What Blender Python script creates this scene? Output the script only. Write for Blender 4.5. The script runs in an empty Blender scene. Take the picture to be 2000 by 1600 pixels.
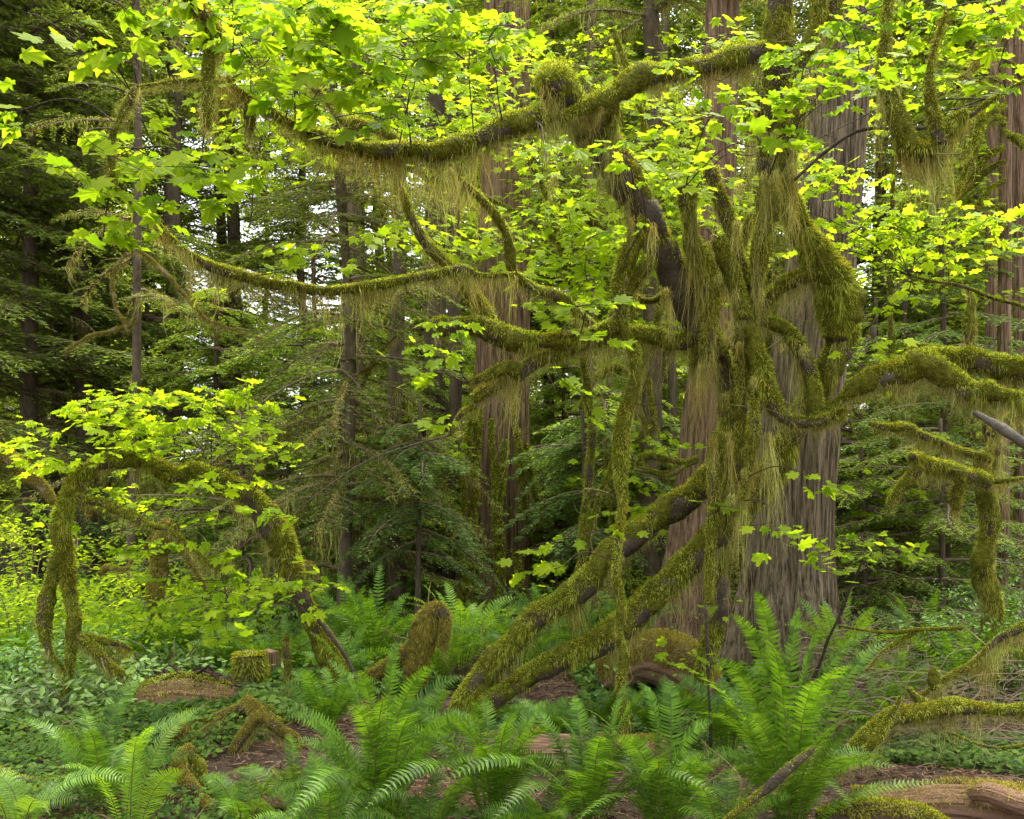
import bpy, math, random
import numpy as np
from mathutils import Vector
R = math.radians
rng = np.random.default_rng(7)
random.seed(7)
sc = bpy.context.scene
col = sc.collection

# ------------------------------------------------------------------ camera
F = 1800.0; CX = 1000.0; HY = 1000.0; CAMH = 1.6          # pixels of the 2000 px wide photograph
cam = bpy.data.cameras.new('camera'); camo = bpy.data.objects.new('camera', cam); col.objects.link(camo)
camo.location = (0, 0, CAMH); camo.rotation_euler = (R(90), 0, 0)
cam.sensor_width = 36; cam.lens = 36*F/2000; cam.shift_y = 0.1
cam.clip_start = 0.05; cam.clip_end = 1000
sc.camera = camo
# ------------------------------------------------------------------ light
SUN_EL, SUN_AZ = 66.0, 25.0       # azimuth measured from +Y towards +X: light falls from beyond and the right
w = bpy.data.worlds.new('World'); sc.world = w; w.use_nodes = True
nt = w.node_tree; nt.nodes.clear()
sky = nt.nodes.new('ShaderNodeTexSky'); sky.sky_type = 'NISHITA'; sky.sun_disc = False
sky.sun_elevation = R(SUN_EL); sky.sun_rotation = R(SUN_AZ); sky.dust_density = 4; sky.air_density = 1.0; sky.ozone_density = 1.0
hs = nt.nodes.new('ShaderNodeHueSaturation'); hs.inputs['Saturation'].default_value = 0.22
bg = nt.nodes.new('ShaderNodeBackground'); bg.inputs['Strength'].default_value = 0.15
wo = nt.nodes.new('ShaderNodeOutputWorld')
nt.links.new(sky.outputs[0], hs.inputs['Color']); nt.links.new(hs.outputs[0], bg.inputs[0]); nt.links.new(bg.outputs[0], wo.inputs[0])
sl = bpy.data.lights.new('sun', 'SUN'); sl.energy = 1.5; sl.angle = R(22); sl.color = (1, .94, .80)
so = bpy.data.objects.new('sun', sl); col.objects.link(so)
d = Vector((math.sin(R(SUN_AZ))*math.cos(R(SUN_EL)), math.cos(R(SUN_AZ))*math.cos(R(SUN_EL)), math.sin(R(SUN_EL))))
so.rotation_euler = d.to_track_quat('Z', 'Y').to_euler(); so.location = (0, 0, 40)
sc.view_settings.view_transform = 'Standard'; sc.view_settings.look = 'None'; sc.view_settings.gamma = 1
sc.view_settings.exposure = 2.5
sc.cycles.max_bounces = 7; sc.cycles.diffuse_bounces = 4; sc.cycles.transmission_bounces = 5; sc.cycles.glossy_bounces = 2
sc.cycles.use_denoising = True
sc.cycles.caustics_reflective = False; sc.cycles.caustics_refractive = False

# ------------------------------------------------------------------ maths helpers
def P(px, py, D):
    return np.array([(px-CX)/F*D, D, CAMH-(py-HY)/F*D])
def hash3(ix, iy, iz, seed):
    h = (ix.astype(np.int64)*374761393 + iy.astype(np.int64)*668265263 + iz.astype(np.int64)*2147483647 + seed*1274126177) & 0xffffffff
    h = ((h ^ (h >> 13))*1274126177) & 0xffffffff
    return ((h ^ (h >> 16)) & 0xffff)/65535.0
def noise(p, seed=0):
    p = np.asarray(p, float); i = np.floor(p).astype(np.int64); f = p-i; f = f*f*(3-2*f)
    r = 0
    for a in (0, 1):
        for b in (0, 1):
            for c in (0, 1):
                wgt = (f[..., 0] if a else 1-f[..., 0])*(f[..., 1] if b else 1-f[..., 1])*(f[..., 2] if c else 1-f[..., 2])
                r = r + wgt*hash3(i[..., 0]+a, i[..., 1]+b, i[..., 2]+c, seed)
    return r
def nrm(v):
    v = np.asarray(v, float)
    return v/np.maximum(np.linalg.norm(v, axis=-1, keepdims=True), 1e-9)
def catmull(pts, n):
    pts = np.asarray(pts, float)
    p = np.vstack([2*pts[0]-pts[1], pts, 2*pts[-1]-pts[-2]])
    t = np.linspace(0, len(pts)-1-1e-6, n); i = t.astype(int); f = (t-i)[:, None]
    a, b, c, e = p[i], p[i+1], p[i+2], p[i+3]
    return 0.5*(2*b+(c-a)*f+(2*a-5*b+4*c-e)*f*f+(3*b-a-3*c+e)*f**3)
def plen(p): return float(np.linalg.norm(np.diff(p, axis=0), axis=1).sum())
def frames(p):
    t = nrm(np.gradient(p, axis=0))
    u = np.zeros_like(t); ref = np.array([0, 0, 1.0]) if abs(t[0][2]) < .9 else np.array([1.0, 0, 0])
    u0 = nrm(np.cross(t[0], np.cross(ref, t[0])))
    for k in range(len(t)):
        u0 = nrm(u0-t[k]*np.dot(u0, t[k])); u[k] = u0
    return t, u, np.cross(t, u)

class MB:
    def __init__(s): s.v = []; s.f3 = []; s.f4 = []; s.n = 0
    def add(s, V, F3=None, F4=None):
        V = np.asarray(V, float).reshape(-1, 3)
        if F3 is not None and len(F3): s.f3.append(np.asarray(F3)+s.n)
        if F4 is not None and len(F4): s.f4.append(np.asarray(F4)+s.n)
        s.v.append(V); s.n += len(V)
    def build(s, name, mat, parent=None, smooth=False, origin=None):
        if s.n == 0: return None
        V = np.vstack(s.v)
        loc = np.zeros(3) if origin is None else np.asarray(origin, float)
        base = np.zeros(3)
        if parent is not None: base = np.array(parent['_w']) if '_w' in parent else np.zeros(3)
        elif origin is not None: base = loc
        f3 = np.vstack(s.f3) if s.f3 else np.zeros((0, 3), int)
        f4 = np.vstack(s.f4) if s.f4 else np.zeros((0, 4), int)
        me = bpy.data.meshes.new(name)
        me.vertices.add(len(V)); me.vertices.foreach_set('co', (V-base).astype(np.float32).ravel())
        L = np.concatenate([f3.ravel(), f4.ravel()]).astype(np.int32)
        me.loops.add(len(L)); me.loops.foreach_set('vertex_index', L)
        starts = np.concatenate([np.arange(len(f3))*3, len(f3)*3+np.arange(len(f4))*4]).astype(np.int32)
        me.polygons.add(len(starts)); me.polygons.foreach_set('loop_start', starts)
        me.polygons.foreach_set('use_smooth', np.full(len(starts), smooth))
        me.update(calc_edges=True)
        me.materials.append(mat)
        o = bpy.data.objects.new(name, me); col.objects.link(o)
        if parent is not None: o.parent = parent; o['_w'] = list(base)
        else:
            o['_w'] = list(base)
            if origin is not None: o.location = loc
        return o
def tag(o, label=None, cat=None, group=None, kind=None):
    if label: o['label'] = label
    if cat: o['category'] = cat
    if group: o['group'] = group
    if kind: o['kind'] = kind
    return o
def empty(name, loc, label, cat, group=None):
    o = bpy.data.objects.new(name, None); col.objects.link(o); o.location = tuple(loc); o['_w'] = [float(x) for x in loc]
    o.empty_display_size = .1
    return tag(o, label, cat, group)
def copy_thing(o, loc, rz=0, s=1, label=None, group=None):
    c = o.copy(); col.objects.link(c); c.location = tuple(loc); c.rotation_euler = (0, 0, rz); c.scale = (s, s, s); c['_w'] = [float(x) for x in loc]
    if label: c['label'] = label
    if group: c['group'] = group
    for ch in list(o.children):
        k = ch.copy(); col.objects.link(k); k.parent = c
        for g in list(ch.children):
            q = g.copy(); col.objects.link(q); q.parent = k
    return c

def tube(mb, p, r, sides=8, up=0.0, lump=0.0, lf=6.0, seed=0, cap=True, ridge=None):
    n = len(p); r = np.broadcast_to(np.asarray(r, float), (n,))
    t, u, v = frames(p)
    a = np.linspace(0, 2*np.pi, sides, endpoint=False)
    ring = np.cos(a)[None, :, None]*u[:, None]+np.sin(a)[None, :, None]*v[:, None]
    rr = r[:, None]*np.ones((1, sides))
    if lump > 0:
        q = p[:, None]+ring*r[:, None, None]
        rr = rr*(1+lump*(noise(q*lf, seed)-.5)*2+lump*.6*(noise(q*lf*2.7, seed+1)-.5)*2)
    if ridge is not None: rr = ridge(rr, p, a)
    V = p[:, None]+ring*rr[..., None]
    if up: V[..., 2] += (up*r)[:, None]
    i = np.arange(n-1)[:, None]*sides; j = np.arange(sides)[None]; j2 = (j+1) % sides
    F4 = np.stack([i+j, i+j2, i+sides+j2, i+sides+j], -1).reshape(-1, 4)
    V = V.reshape(-1, 3); F3 = []
    if cap:
        V = np.vstack([V, p[0]+[0, 0, up*r[0]]-t[0]*r[0]*.3, p[-1]+[0, 0, up*r[-1]]+t[-1]*r[-1]*.3]); m = n*sides
        F3 = [(m, (k+1) % sides, k) for k in range(sides)]+[(m+1, (n-1)*sides+k, (n-1)*sides+(k+1) % sides) for k in range(sides)]
    mb.add(V, F3, F4)

def blades(mb, base, dirv, L, W, bend=0.0):
    """one thin pointed blade per base point (two triangles, bent towards the ground)"""
    n = len(base)
    side = nrm(np.cross(dirv, nrm(rng.normal(size=(n, 3)))))*np.asarray(W).reshape(-1, 1)*.5
    L = np.asarray(L).reshape(-1, 1)
    mid = base+dirv*L*.55; tip = base+dirv*L; tip = tip-np.array([0, 0, 1])*L*bend; mid = mid-np.array([0, 0, 1])*L*bend*.25
    V = np.stack([base-side, base+side, mid+side*.8, mid-side*.8, tip], 1)
    k = np.arange(n)[:, None]*5
    mb.add(V.reshape(-1, 3), k+np.array([[3, 2, 4]]), k+np.array([[0, 1, 2, 3]]))

def fur(mb, p, r, dens, L, W, up=.35, under=.25, seed=0, cover=0.0):
    """short moss blades on a tube, denser on its upper side"""
    n = int(dens*plen(p)*max(.35, float(np.mean(r))*22)); n = max(n, 10)
    seg = np.linalg.norm(np.diff(p, axis=0), axis=1); cs = np.concatenate([[0], np.cumsum(seg)]); s = rng.uniform(0, cs[-1], n)
    idx = np.clip(np.searchsorted(cs, s)-1, 0, len(p)-2); f = ((s-cs[idx])/np.maximum(seg[idx], 1e-9))[:, None]
    t, u, v = frames(p); c = p[idx]*(1-f)+p[idx+1]*f; rr = r[idx]*(1-f[:, 0])+r[idx+1]*f[:, 0]
    a = rng.uniform(0, 2*np.pi, n); rad = nrm(u[idx]*np.cos(a)[:, None]+v[idx]*np.sin(a)[:, None])
    keep = (rng.uniform(size=n) < under+(1-under)*np.clip(rad[:, 2]*.9+.55, 0, 1))
    if cover > 0: keep &= (noise(c*5+rad*.7, seed+5) > cover-(rad[:, 2]*.25))
    c, rr, rad = c[keep], rr[keep], rad[keep]; m = len(c)
    base = c+rad*(rr*rng.uniform(.85, 1.05, m))[:, None]; base[:, 2] += up*rr
    tuft = noise(base*30, seed+3); cur = noise(base*[9, 9, 2], seed+11); rz = rad[:, 2]; low = np.clip((.35-rz)*1.6, 0, 1)
    dirv = nrm(rad*(1-.75*low)[:, None]+rng.normal(size=(m, 3))*(.42-.3*low)[:, None]-np.array([0, 0, 1])*(.15+1.1*low)[:, None])
    blades(mb, base, dirv, L*rng.uniform(.4, 1.1, m)*((.25+.9*tuft)*(1-low)+low*(.3+3.2*np.clip(cur-.3, 0, 1)*(.5+tuft))), W*rng.uniform(.7, 1.3, m), .15)

def strands(mb, p, r, per_m, L, W, seed=0, clump=5, spread=.02, seg=4, under=0.5):
    """long moss threads hanging from a branch, gathered in uneven curtains"""
    n = max(2, int(per_m*plen(p))); sg = np.linalg.norm(np.diff(p, axis=0), axis=1); cs = np.concatenate([[0], np.cumsum(sg)])
    s = rng.uniform(0, cs[-1], n); prof = noise(np.stack([s*3.1, s*0+seed*3.7, s*0], -1), seed)
    prof2 = noise(np.stack([s*14, s*0+seed*1.7, s*0+3], -1), seed+9)
    idx = np.clip(np.searchsorted(cs, s)-1, 0, len(p)-2); f = ((s-cs[idx])/np.maximum(sg[idx], 1e-9))[:, None]
    c = p[idx]*(1-f)+p[idx+1]*f; rr = r[idx]
    Ls = L*np.clip(.12+1.5*np.clip(prof-.25, 0, 1)*(.35+prof2)*1.35, .1, 1.6)
    clump = clump+3; n = max(2, int(n*.5)); pick = rng.permutation(len(c))[:n]; c, rr, Ls = c[pick], rr[pick], Ls[pick]*rng.choice([.5, .75, 1, 1.5], len(pick), p=[.25, .35, .3, .1]); n = len(pick)
    m = n*clump; dr = np.repeat(rng.normal(size=(n, 2))*.10, clump, 0); wv_ = np.repeat(rng.uniform(0, 6.28, n), clump)
    c = np.repeat(c, clump, 0); rr = np.repeat(rr, clump); Ls = np.repeat(Ls, clump)*rng.uniform(.3, 1.1, m)
    o2 = rng.normal(size=(m, 2))*spread
    base = c+np.stack([o2[:, 0]+rng.normal(size=m)*rr*.2, o2[:, 1]+rng.normal(size=m)*rr*.3, -rr*under+rng.normal(size=m)*.012], -1)
    side = nrm(np.stack([rng.normal(size=m), rng.normal(size=m)*.6, np.zeros(m)], -1))
    ww = W*rng.uniform(.5, 1.3, m)
    ph = rng.uniform(0, 6.28, (m, 2)); conv = rng.normal(size=(m, 2))*.06
    V = []
    for k in range(seg+1):
        q = k/seg
        off = np.stack([np.sin(ph[:, 0]+q*8)*.013*q*2+(conv[:, 0]+dr[:, 0])*q*Ls-o2[:, 0]*q*.7+np.sin(wv_+q*5)*.03*q, np.cos(ph[:, 1]+q*7)*.013*q*2+(conv[:, 1]+dr[:, 1])*q*Ls-o2[:, 1]*q*.7, -Ls*q], -1)
        wk = (ww*(1-q*.85))[:, None]*.5
        V += [base+off-side*wk, base+off+side*wk]
    V = np.stack(V, 1); b = np.arange(m)[:, None]*(2*seg+2)
    F4 = np.vstack([b+np.array([[2*k, 2*k+1, 2*k+3, 2*k+2]]) for k in range(seg)])
    mb.add(V.reshape(-1, 3), None, F4)

# leaf templates (x across, y along, z lift), fan from the first vertex
def maple_template(teeth=True):
    lobes = [(-128, .42), (-88, .68), (-46, .88), (0, 1.0), (46, .88), (88, .68), (128, .42)]
    pts = []
    for i, (a, L) in enumerate(lobes):
        if teeth:
            pts += [(a-11, L*.80), (a, L), (a+11, L*.80)]
        else: pts += [(a, L)]
        if i < 6:
            pts.append(((a+lobes[i+1][0])/2, .62*min(L, lobes[i+1][1])+.06))
    out = [(0, 0, 0.0)]
    for a, L in pts:
        x = math.sin(R(a))*L*.5; y = math.cos(R(a))*L*.62
        out.append((x, y+.12, -.35*(x*x+y*y)+.05*math.sin(R(a*8))))
    return np.array(out)
def oval_template():
    return np.array([(0, 0, 0), (-.2, .25, .03), (-.24, .55, .02), (-.1, .9, -.06), (0, 1.02, -.12), (.1, .9, -.06), (.24, .55, .02), (.2, .25, .03)])
def clover_template():
    o = [(0, 0, 0)]
    for a in (0, 120, 240):
        for da, l in ((-48, .42), (-22, .56), (0, .46), (22, .56), (48, .42)):
            o.append((math.sin(R(a+da))*l, math.cos(R(a+da))*l, -.06))
    return np.array(o)
MAPLE = maple_template(); MAPLE_LO = maple_template(False); OVAL = oval_template(); CLOVER = clover_template()
def leaves(mb, tmpl, pos, tip, normal, size, closed=False):
    n = len(pos); y = nrm(tip-normal*np.sum(tip*normal, -1, keepdims=True)); x = np.cross(y, normal)
    size = np.asarray(size).reshape(-1, 1, 1); T = tmpl[None]
    curl = rng.uniform(-.5, 2.2, (n, 1, 1))
    V = pos[:, None]+size*(T[..., 0:1]*x[:, None]*rng.uniform(.85, 1.1, (n, 1, 1))+T[..., 1:2]*y[:, None]+T[..., 2:3]*curl*normal[:, None])
    k = len(tmpl); b = np.arange(n)[:, None]*k
    F3 = [b+np.array([[0, i, i+1]]) for i in range(1, k-1)]
    if closed: F3.append(b+np.array([[0, k-1, 1]]))
    mb.add(V.reshape(-1, 3), np.vstack(F3))

# ------------------------------------------------------------------ materials
def mat(name, c1, c2, scale=8.0, rough=.75, trans=0.0, tcol=None, island=.5, spec=.3, bump=0.0, stretch=(1, 1, 1), c3=None, detail=6, objvar=0.0, bscale=None, ramp=(.3, .7, .85), patch=None, rgh=.65):
    m = bpy.data.materials.new(name); m.use_nodes = True; t = m.node_tree; N = t.nodes; L = t.links; N.clear()
    out = N.new('ShaderNodeOutputMaterial'); bs = N.new('ShaderNodeBsdfPrincipled')
    bs.inputs['Roughness'].default_value = rough; bs.inputs['Specular IOR Level'].default_value = spec
    tc = N.new('ShaderNodeTexCoord'); mp = N.new('ShaderNodeMapping'); mp.inputs['Scale'].default_value = stretch
    no = N.new('ShaderNodeTexNoise'); no.inputs['Scale'].default_value = scale; no.inputs['Detail'].default_value = detail; no.inputs['Roughness'].default_value = rgh
    L.new(tc.outputs['Object'], mp.inputs[0]); L.new(mp.outputs[0], no.inputs['Vector'])
    cr = N.new('ShaderNodeValToRGB'); cr.color_ramp.elements[0].position = ramp[0]; cr.color_ramp.elements[1].position = ramp[1]
    cr.color_ramp.elements[0].color = (*c1, 1); cr.color_ramp.elements[1].color = (*c2, 1)
    if c3: e = cr.color_ramp.elements.new(ramp[2]); e.color = (*c3, 1)
    geo = N.new('ShaderNodeNewGeometry')
    mx = N.new('ShaderNodeMath'); mx.operation = 'MULTIPLY_ADD'; mx.inputs[1].default_value = island; 
    sub = N.new('ShaderNodeMath'); sub.operation = 'SUBTRACT'; sub.inputs[1].default_value = island*.5
    L.new(geo.outputs['Random Per Island'], mx.inputs[0]); L.new(no.outputs['Fac'], mx.inputs[2]); L.new(mx.outputs[0], sub.inputs[0])
    L.new(sub.outputs[0], cr.inputs[0]); colr = cr.outputs[0]
    if patch:
        n3 = N.new('ShaderNodeTexNoise'); n3.inputs['Scale'].default_value = patch[1]; n3.inputs['Detail'].default_value = 4; L.new(tc.outputs['Object'], n3.inputs['Vector'])
        r3 = N.new('ShaderNodeMapRange'); r3.inputs['From Min'].default_value = .46; r3.inputs['From Max'].default_value = .64; L.new(n3.outputs['Fac'], r3.inputs[0])
        m3 = N.new('ShaderNodeMix'); m3.data_type = 'RGBA'; m3.blend_type = 'MULTIPLY'; m3.inputs[7].default_value = (*patch[0], 1); L.new(r3.outputs[0], m3.inputs[0]); L.new(colr, m3.inputs[6]); colr = m3.outputs[2]
    if objvar:
        oi = N.new('ShaderNodeObjectInfo'); h = N.new('ShaderNodeHueSaturation'); mr = N.new('ShaderNodeMapRange')
        mr.inputs['To Min'].default_value = 1-objvar; mr.inputs['To Max'].default_value = 1+objvar
        L.new(oi.outputs['Random'], mr.inputs[0]); L.new(mr.outputs[0], h.inputs['Value']); L.new(colr, h.inputs['Color']); colr = h.outputs[0]
    L.new(colr, bs.inputs['Base Color'])
    if bump:
        b = N.new('ShaderNodeBump'); b.inputs['Strength'].default_value = bump; b.inputs['Distance'].default_value = .03
        if bscale:
            n2 = N.new('ShaderNodeTexNoise'); n2.inputs['Scale'].default_value = bscale; n2.inputs['Detail'].default_value = 8; L.new(mp.outputs[0], n2.inputs['Vector']); L.new(n2.outputs['Fac'], b.inputs['Height'])
        else: L.new(no.outputs['Fac'], b.inputs['Height'])
        L.new(b.outputs[0], bs.inputs['Normal'])
    if trans > 0:
        tr = N.new('ShaderNodeBsdfTranslucent'); ms = N.new('ShaderNodeMixShader'); ms.inputs[0].default_value = trans
        mm = N.new('ShaderNodeMix'); mm.data_type = 'RGBA'; mm.blend_type = 'MULTIPLY'; mm.inputs[0].default_value = 1
        L.new(colr, mm.inputs[6]); mm.inputs[7].default_value = (*(tcol or (1, 1, 1)), 1)
        L.new(mm.outputs[2], tr.inputs[0]); L.new(bs.outputs[0], ms.inputs[1]); L.new(tr.outputs[0], ms.inputs[2]); L.new(ms.outputs[0], out.inputs[0])
    else: L.new(bs.outputs[0], out.inputs[0])
    return m
M = {}
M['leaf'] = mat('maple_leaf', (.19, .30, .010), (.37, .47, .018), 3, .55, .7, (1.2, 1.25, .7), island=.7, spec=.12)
M['lit_leaf'] = mat('lit_maple_leaf', (.28, .40, .012), (.46, .58, .022), 3, .55, .72, (1.45, 1.4, .8), island=.7, spec=.12)  # paler copy of maple_leaf: backlight put into the colour
M['leaf3'] = mat('shrub_leaf', (.06, .16, .02), (.17, .30, .03), 4, .45, .45, (1.5, 1.4, .6), island=.7, spec=.4)
M['clover'] = mat('clover_leaf', (.035, .085, .01), (.12, .20, .022), 2, .6, .4, (1.5, 1.4, .6), island=.6, spec=.15)
M['fern'] = mat('fern_pinna', (.036, .09, .007), (.115, .235, .016), 5, .45, .4, (1.7, 1.5, .5), island=.35, spec=.2, objvar=.25)
M['fern_new'] = mat('young_fern_pinna', (.11, .24, .015), (.22, .38, .03), 5, .42, .45, (1.5, 1.3, .6), island=.35, spec=.4, objvar=.2)
M['rachis'] = mat('fern_rachis', (.07, .06, .02), (.12, .11, .03), 10, .6)
M['dead'] = mat('dead_frond', (.07, .03, .015), (.17, .085, .04), 10, .8, island=.5)
M['moss'] = mat('branch_moss', (.09, .105, .006), (.38, .435, .035), 7, .9, .35, (1.3, 1.3, .7), island=.9, spec=.05, c3=(.60, .62, .13), patch=((.95, .80, .70), 4.5))
M['sleeve'] = mat('moss_bed', (.028, .030, .004), (.13, .135, .014), 22, .95, bump=1.0, bscale=60, spec=.05)
M['sleeve_y'] = mat('golden_moss_bed', (.04, .033, .006), (.16, .13, .025), 22, .95, bump=1.0, bscale=60, spec=.05)
M['moss_y'] = mat('golden_moss', (.12, .10, .015), (.42, .36, .07), 9, .9, .3, (1.2, 1.2, .8), island=.95, spec=.1)
M['hang'] = mat('hanging_moss', (.15, .145, .028), (.52, .50, .17), 5, .9, .42, (1.3, 1.25, .9), island=.8, spec=.05, patch=((.9, .76, .62), 3.5))
M['twigmoss'] = mat('mossy_twig', (.05, .045, .015), (.22, .20, .06), 12, .9, island=.8, spec=.1)
M['bark'] = mat('maple_bark', (.022, .016, .010), (.075, .055, .035), 14, .9, bump=.6, bscale=40, spec=.2)
M['barkg'] = mat('grey_bark', (.04, .033, .026), (.15, .128, .10), 10, .85, bump=.5, bscale=30, spec=.2, stretch=(1, 1, 1))
M['cedar'] = mat('cedar_bark', (.028, .02, .012), (.20, .152, .095), 34, .95, bump=1.0, stretch=(1, 1, .05), rgh=.8, detail=10, c3=(.31, .272, .195), bscale=60, spec=.1, island=0, ramp=(.40, .56, .72))
M['cedar_r'] = mat('red_cedar_bark', (.05, .028, .018), (.26, .170, .105), 34, .95, bump=1.0, rgh=.8, detail=10, stretch=(1, 1, .05), c3=(.40, .30, .21), bscale=60, spec=.1, island=0, ramp=(.40, .56, .72))
M['hemlockbark'] = mat('hemlock_bark', (.045, .034, .023), (.15, .112, .075), 12, .95, bump=.8, stretch=(1, 1, .4), spec=.1, island=0)
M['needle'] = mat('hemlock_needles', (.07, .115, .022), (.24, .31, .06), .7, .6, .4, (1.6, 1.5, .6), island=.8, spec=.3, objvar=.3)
M['needle_f'] = mat('far_lit_hemlock_needles', (.14, .20, .03), (.38, .46, .09), .7, .6, .6, (1.6, 1.5, .6), island=.8, spec=.1, objvar=.35)  # lighter than hemlock_needles: light on the far trees is put into the colour
M['needle_l'] = mat('young_lit_hemlock_needles', (.17, .27, .035), (.42, .54, .10), 1.2, .6, .45, (1.5, 1.4, .6), island=.9, spec=.3, objvar=.25)  # fresh pale growth, colour lifted further to imitate light on the background
M['cedarleaf'] = mat('cedar_spray', (.11, .19, .05), (.27, .40, .11), 1.5, .5, .42, (1.4, 1.4, .6), island=.8, spec=.4, objvar=.2)
M['deadwood'] = mat('dead_twig', (.09, .06, .04), (.22, .16, .10), 20, .9)
M['redwood'] = mat('rotten_wood', (.06, .03, .018), (.22, .125, .075), 5, .9, bump=.8, stretch=(.12, 1, 1), bscale=30, c3=(.34, .23, .15), island=.1)
M['root'] = mat('dark_roots', (.012, .007, .005), (.05, .028, .018), 14, .9, bump=.6)
M['soil'] = mat('forest_floor', (.018, .013, .008), (.09, .055, .032), 7, .95, bump=1.0, c3=(.07, .085, .02), bscale=24, detail=10, island=0)
M['litter'] = mat('leaf_litter', (.07, .035, .018), (.24, .13, .07), 3, .9, island=1.0)

# ------------------------------------------------------------------ ground
def ground_z(x, y):
    x = np.asarray(x, float); y = np.asarray(y, float); z0 = np.zeros_like(x+y)
    p = np.stack([x+z0, y+z0, z0], -1)
    near = np.clip((y-3)/4, .3, 1)
    return ((noise(p*.45, 3)-.5)*.36+(noise(p*1.7+5, 4)-.5)*.13+(noise(p*6+9, 6)-.5)*.035)*near+np.clip(y-16, 0, 40)*.012+np.clip(-x-3.5, 0, 10)*.03*np.clip(y/8, 0, 1.5)
def G(x, y): return float(ground_z(x, y))
def PG(px, D, dz=0.0):
    X = (px-CX)/F*D; return np.array([X, D, G(X, D)+dz])
def build_ground():
    def grid(xs, ys, cut=None):
        X, Y = np.meshgrid(xs, ys); Z = ground_z(X, Y)
        V = np.stack([X, Y, Z], -1).reshape(-1, 3); nx = len(xs)
        i = np.arange(len(ys)-1)[:, None]*nx; j = np.arange(nx-1)[None]
        return V, np.stack([i+j, i+j+1, i+nx+j+1, i+nx+j], -1).reshape(-1, 4)
    xs = np.concatenate([np.linspace(-110, -14, 30)[:-1], np.linspace(-14, 14, 260), np.linspace(14, 110, 30)[1:]])
    ys = np.concatenate([np.linspace(-20, 2, 20)[:-1], np.linspace(2, 18, 200), np.linspace(18, 140, 60)[1:]])
    mb = MB(); V, Fq = grid(xs, ys); mb.add(V, None, Fq)
    o = mb.build('ground', M['soil'], None, True); tag(o, 'brown forest floor of soil needles and moss under the trees', 'ground', None, 'structure')
build_ground()

# ------------------------------------------------------------------ mossy branches
def path(pts, D0, D1, step=.035):
    """control points (px, py, radius_px[, D]) -> world path and radii"""
    n = len(pts); W = []; rr = []
    for i, q in enumerate(pts):
        D = q[3] if len(q) > 3 else D0+(D1-D0)*i/(n-1)
        W.append(P(q[0], q[1], D)); rr.append(q[2]/F*D)
    W = np.array(W); m = max(6, int(plen(W)/step)+1)
    pp = catmull(W, m); r = catmull(np.stack([rr, rr, rr], -1), m)[:, 0]
    return pp, np.maximum(r, .003)
_bs = [0]; RK = 1.0; FURK = .72
def branch(parent, name, pts, D0, D1, moss=1.0, hang=(0, 0), cover=0.0, bark='bark', core=.62, mossm='moss', hangm='hang', furL=.035, dens=1.0, under=.3, lump=.42, step=.035, W=.003, twigs=2.2):
    """a bark core, a lumpy moss sleeve with blades, and hanging threads"""
    _bs[0] += 1; sd = _bs[0]*13
    p, r = path(pts, D0, D1, step)
    p = p+np.stack([noise(p*5, sd)-.5, (noise(p*4+3, sd)-.5)*.5, noise(p*5+7, sd)-.5], -1)*np.clip(r*1.5, .02, .05)[:, None]; r = r*RK*(.82+.4*noise(p*3.3+1, sd+4))
    mb = MB(); tube(mb, p, r*(core if moss else 1), 12, lump=.28, lf=10, seed=sd)
    b = mb.build(name, M[bark], parent, True)
    if moss:
        mm = MB()
        rs = r*(.70 if cover == 0 else .70)*(.74+.55*noise(p*6+3, sd+2))
        tube(mm, p, rs, 12, up=.12 if cover == 0 else .28, lump=lump, lf=11, seed=sd)
        sb = mm.build('moss', M['sleeve_y' if mossm == 'moss_y' else 'sleeve'], b, True); mm = MB()
        fur(mm, p, rs, 15000*moss*dens, furL*FURK*min(1.5, .5+float(np.mean(r))*9), W, under=under, seed=sd, cover=cover)
        mo = mm.build('moss', M[mossm], b, False)
    if hang[0] > 0:
        hm = MB(); strands(hm, p, r*.7, 75*hang[1], hang[0], .0028, seed=sd)
        strands(hm, p, r*.75, 230*min(2.5, hang[1]), hang[0]*.38, .0028, seed=sd+1, clump=0, spread=.006, seg=3, under=.75)
        hm.build('hanging_moss', M[hangm], b, False)
    if twigs and moss and plen(p) > .5:
        tm_ = MB()
        for q in range(int(plen(p)*twigs)):
            i_ = rng.integers(2, len(p)-1); a_ = p[i_]; dv = nrm(np.array([rng.normal(), rng.normal()*.8, rng.normal()*.7+.25]))*rng.uniform(.12, .42); m_ = a_+dv*.5+rng.normal(size=3)*.04
            pt_ = thin(tm_, [a_, m_, a_+dv], rng.uniform(.003, .0065), .0014, 4, .04, q+sd)
            if rng.uniform() < .6: m2 = pt_[len(pt_)//2]; thin(tm_, [m2, m2+rng.normal(size=3)*.05+dv*.2, m2+rng.normal(size=3)*.1+dv*.3], .003, .001, 3, .03, q+sd+1)
            if rng.uniform() < .5: strands(tm_, pt_, np.full(len(pt_), .003), 60, .12, .003, seed=q+sd, clump=3, spread=.006, seg=3)
        if tm_.n: tm_.build('twig', M['twigmoss'], b, False)['kind'] = 'stuff'
    b['_p'] = 1; SK.setdefault(parent.name if parent else name, []).append(p)
    return b
SK = {}

def thin(mb, pts, r0, r1, sides=4, wob=.02, seed=0):
    p = catmull(np.array(pts), max(4, int(plen(np.array(pts))/.06)+2)); k = np.linspace(0, 1, len(p))
    p = p+np.stack([noise(p*3, seed)-.5, noise(p*3+5, seed)-.5, noise(p*3+9, seed)-.5], -1)*wob*np.sin(np.pi*k)[:, None]*2
    tube(mb, p, r0+(r1-r0)*k, sides, cap=False); return p

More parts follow.
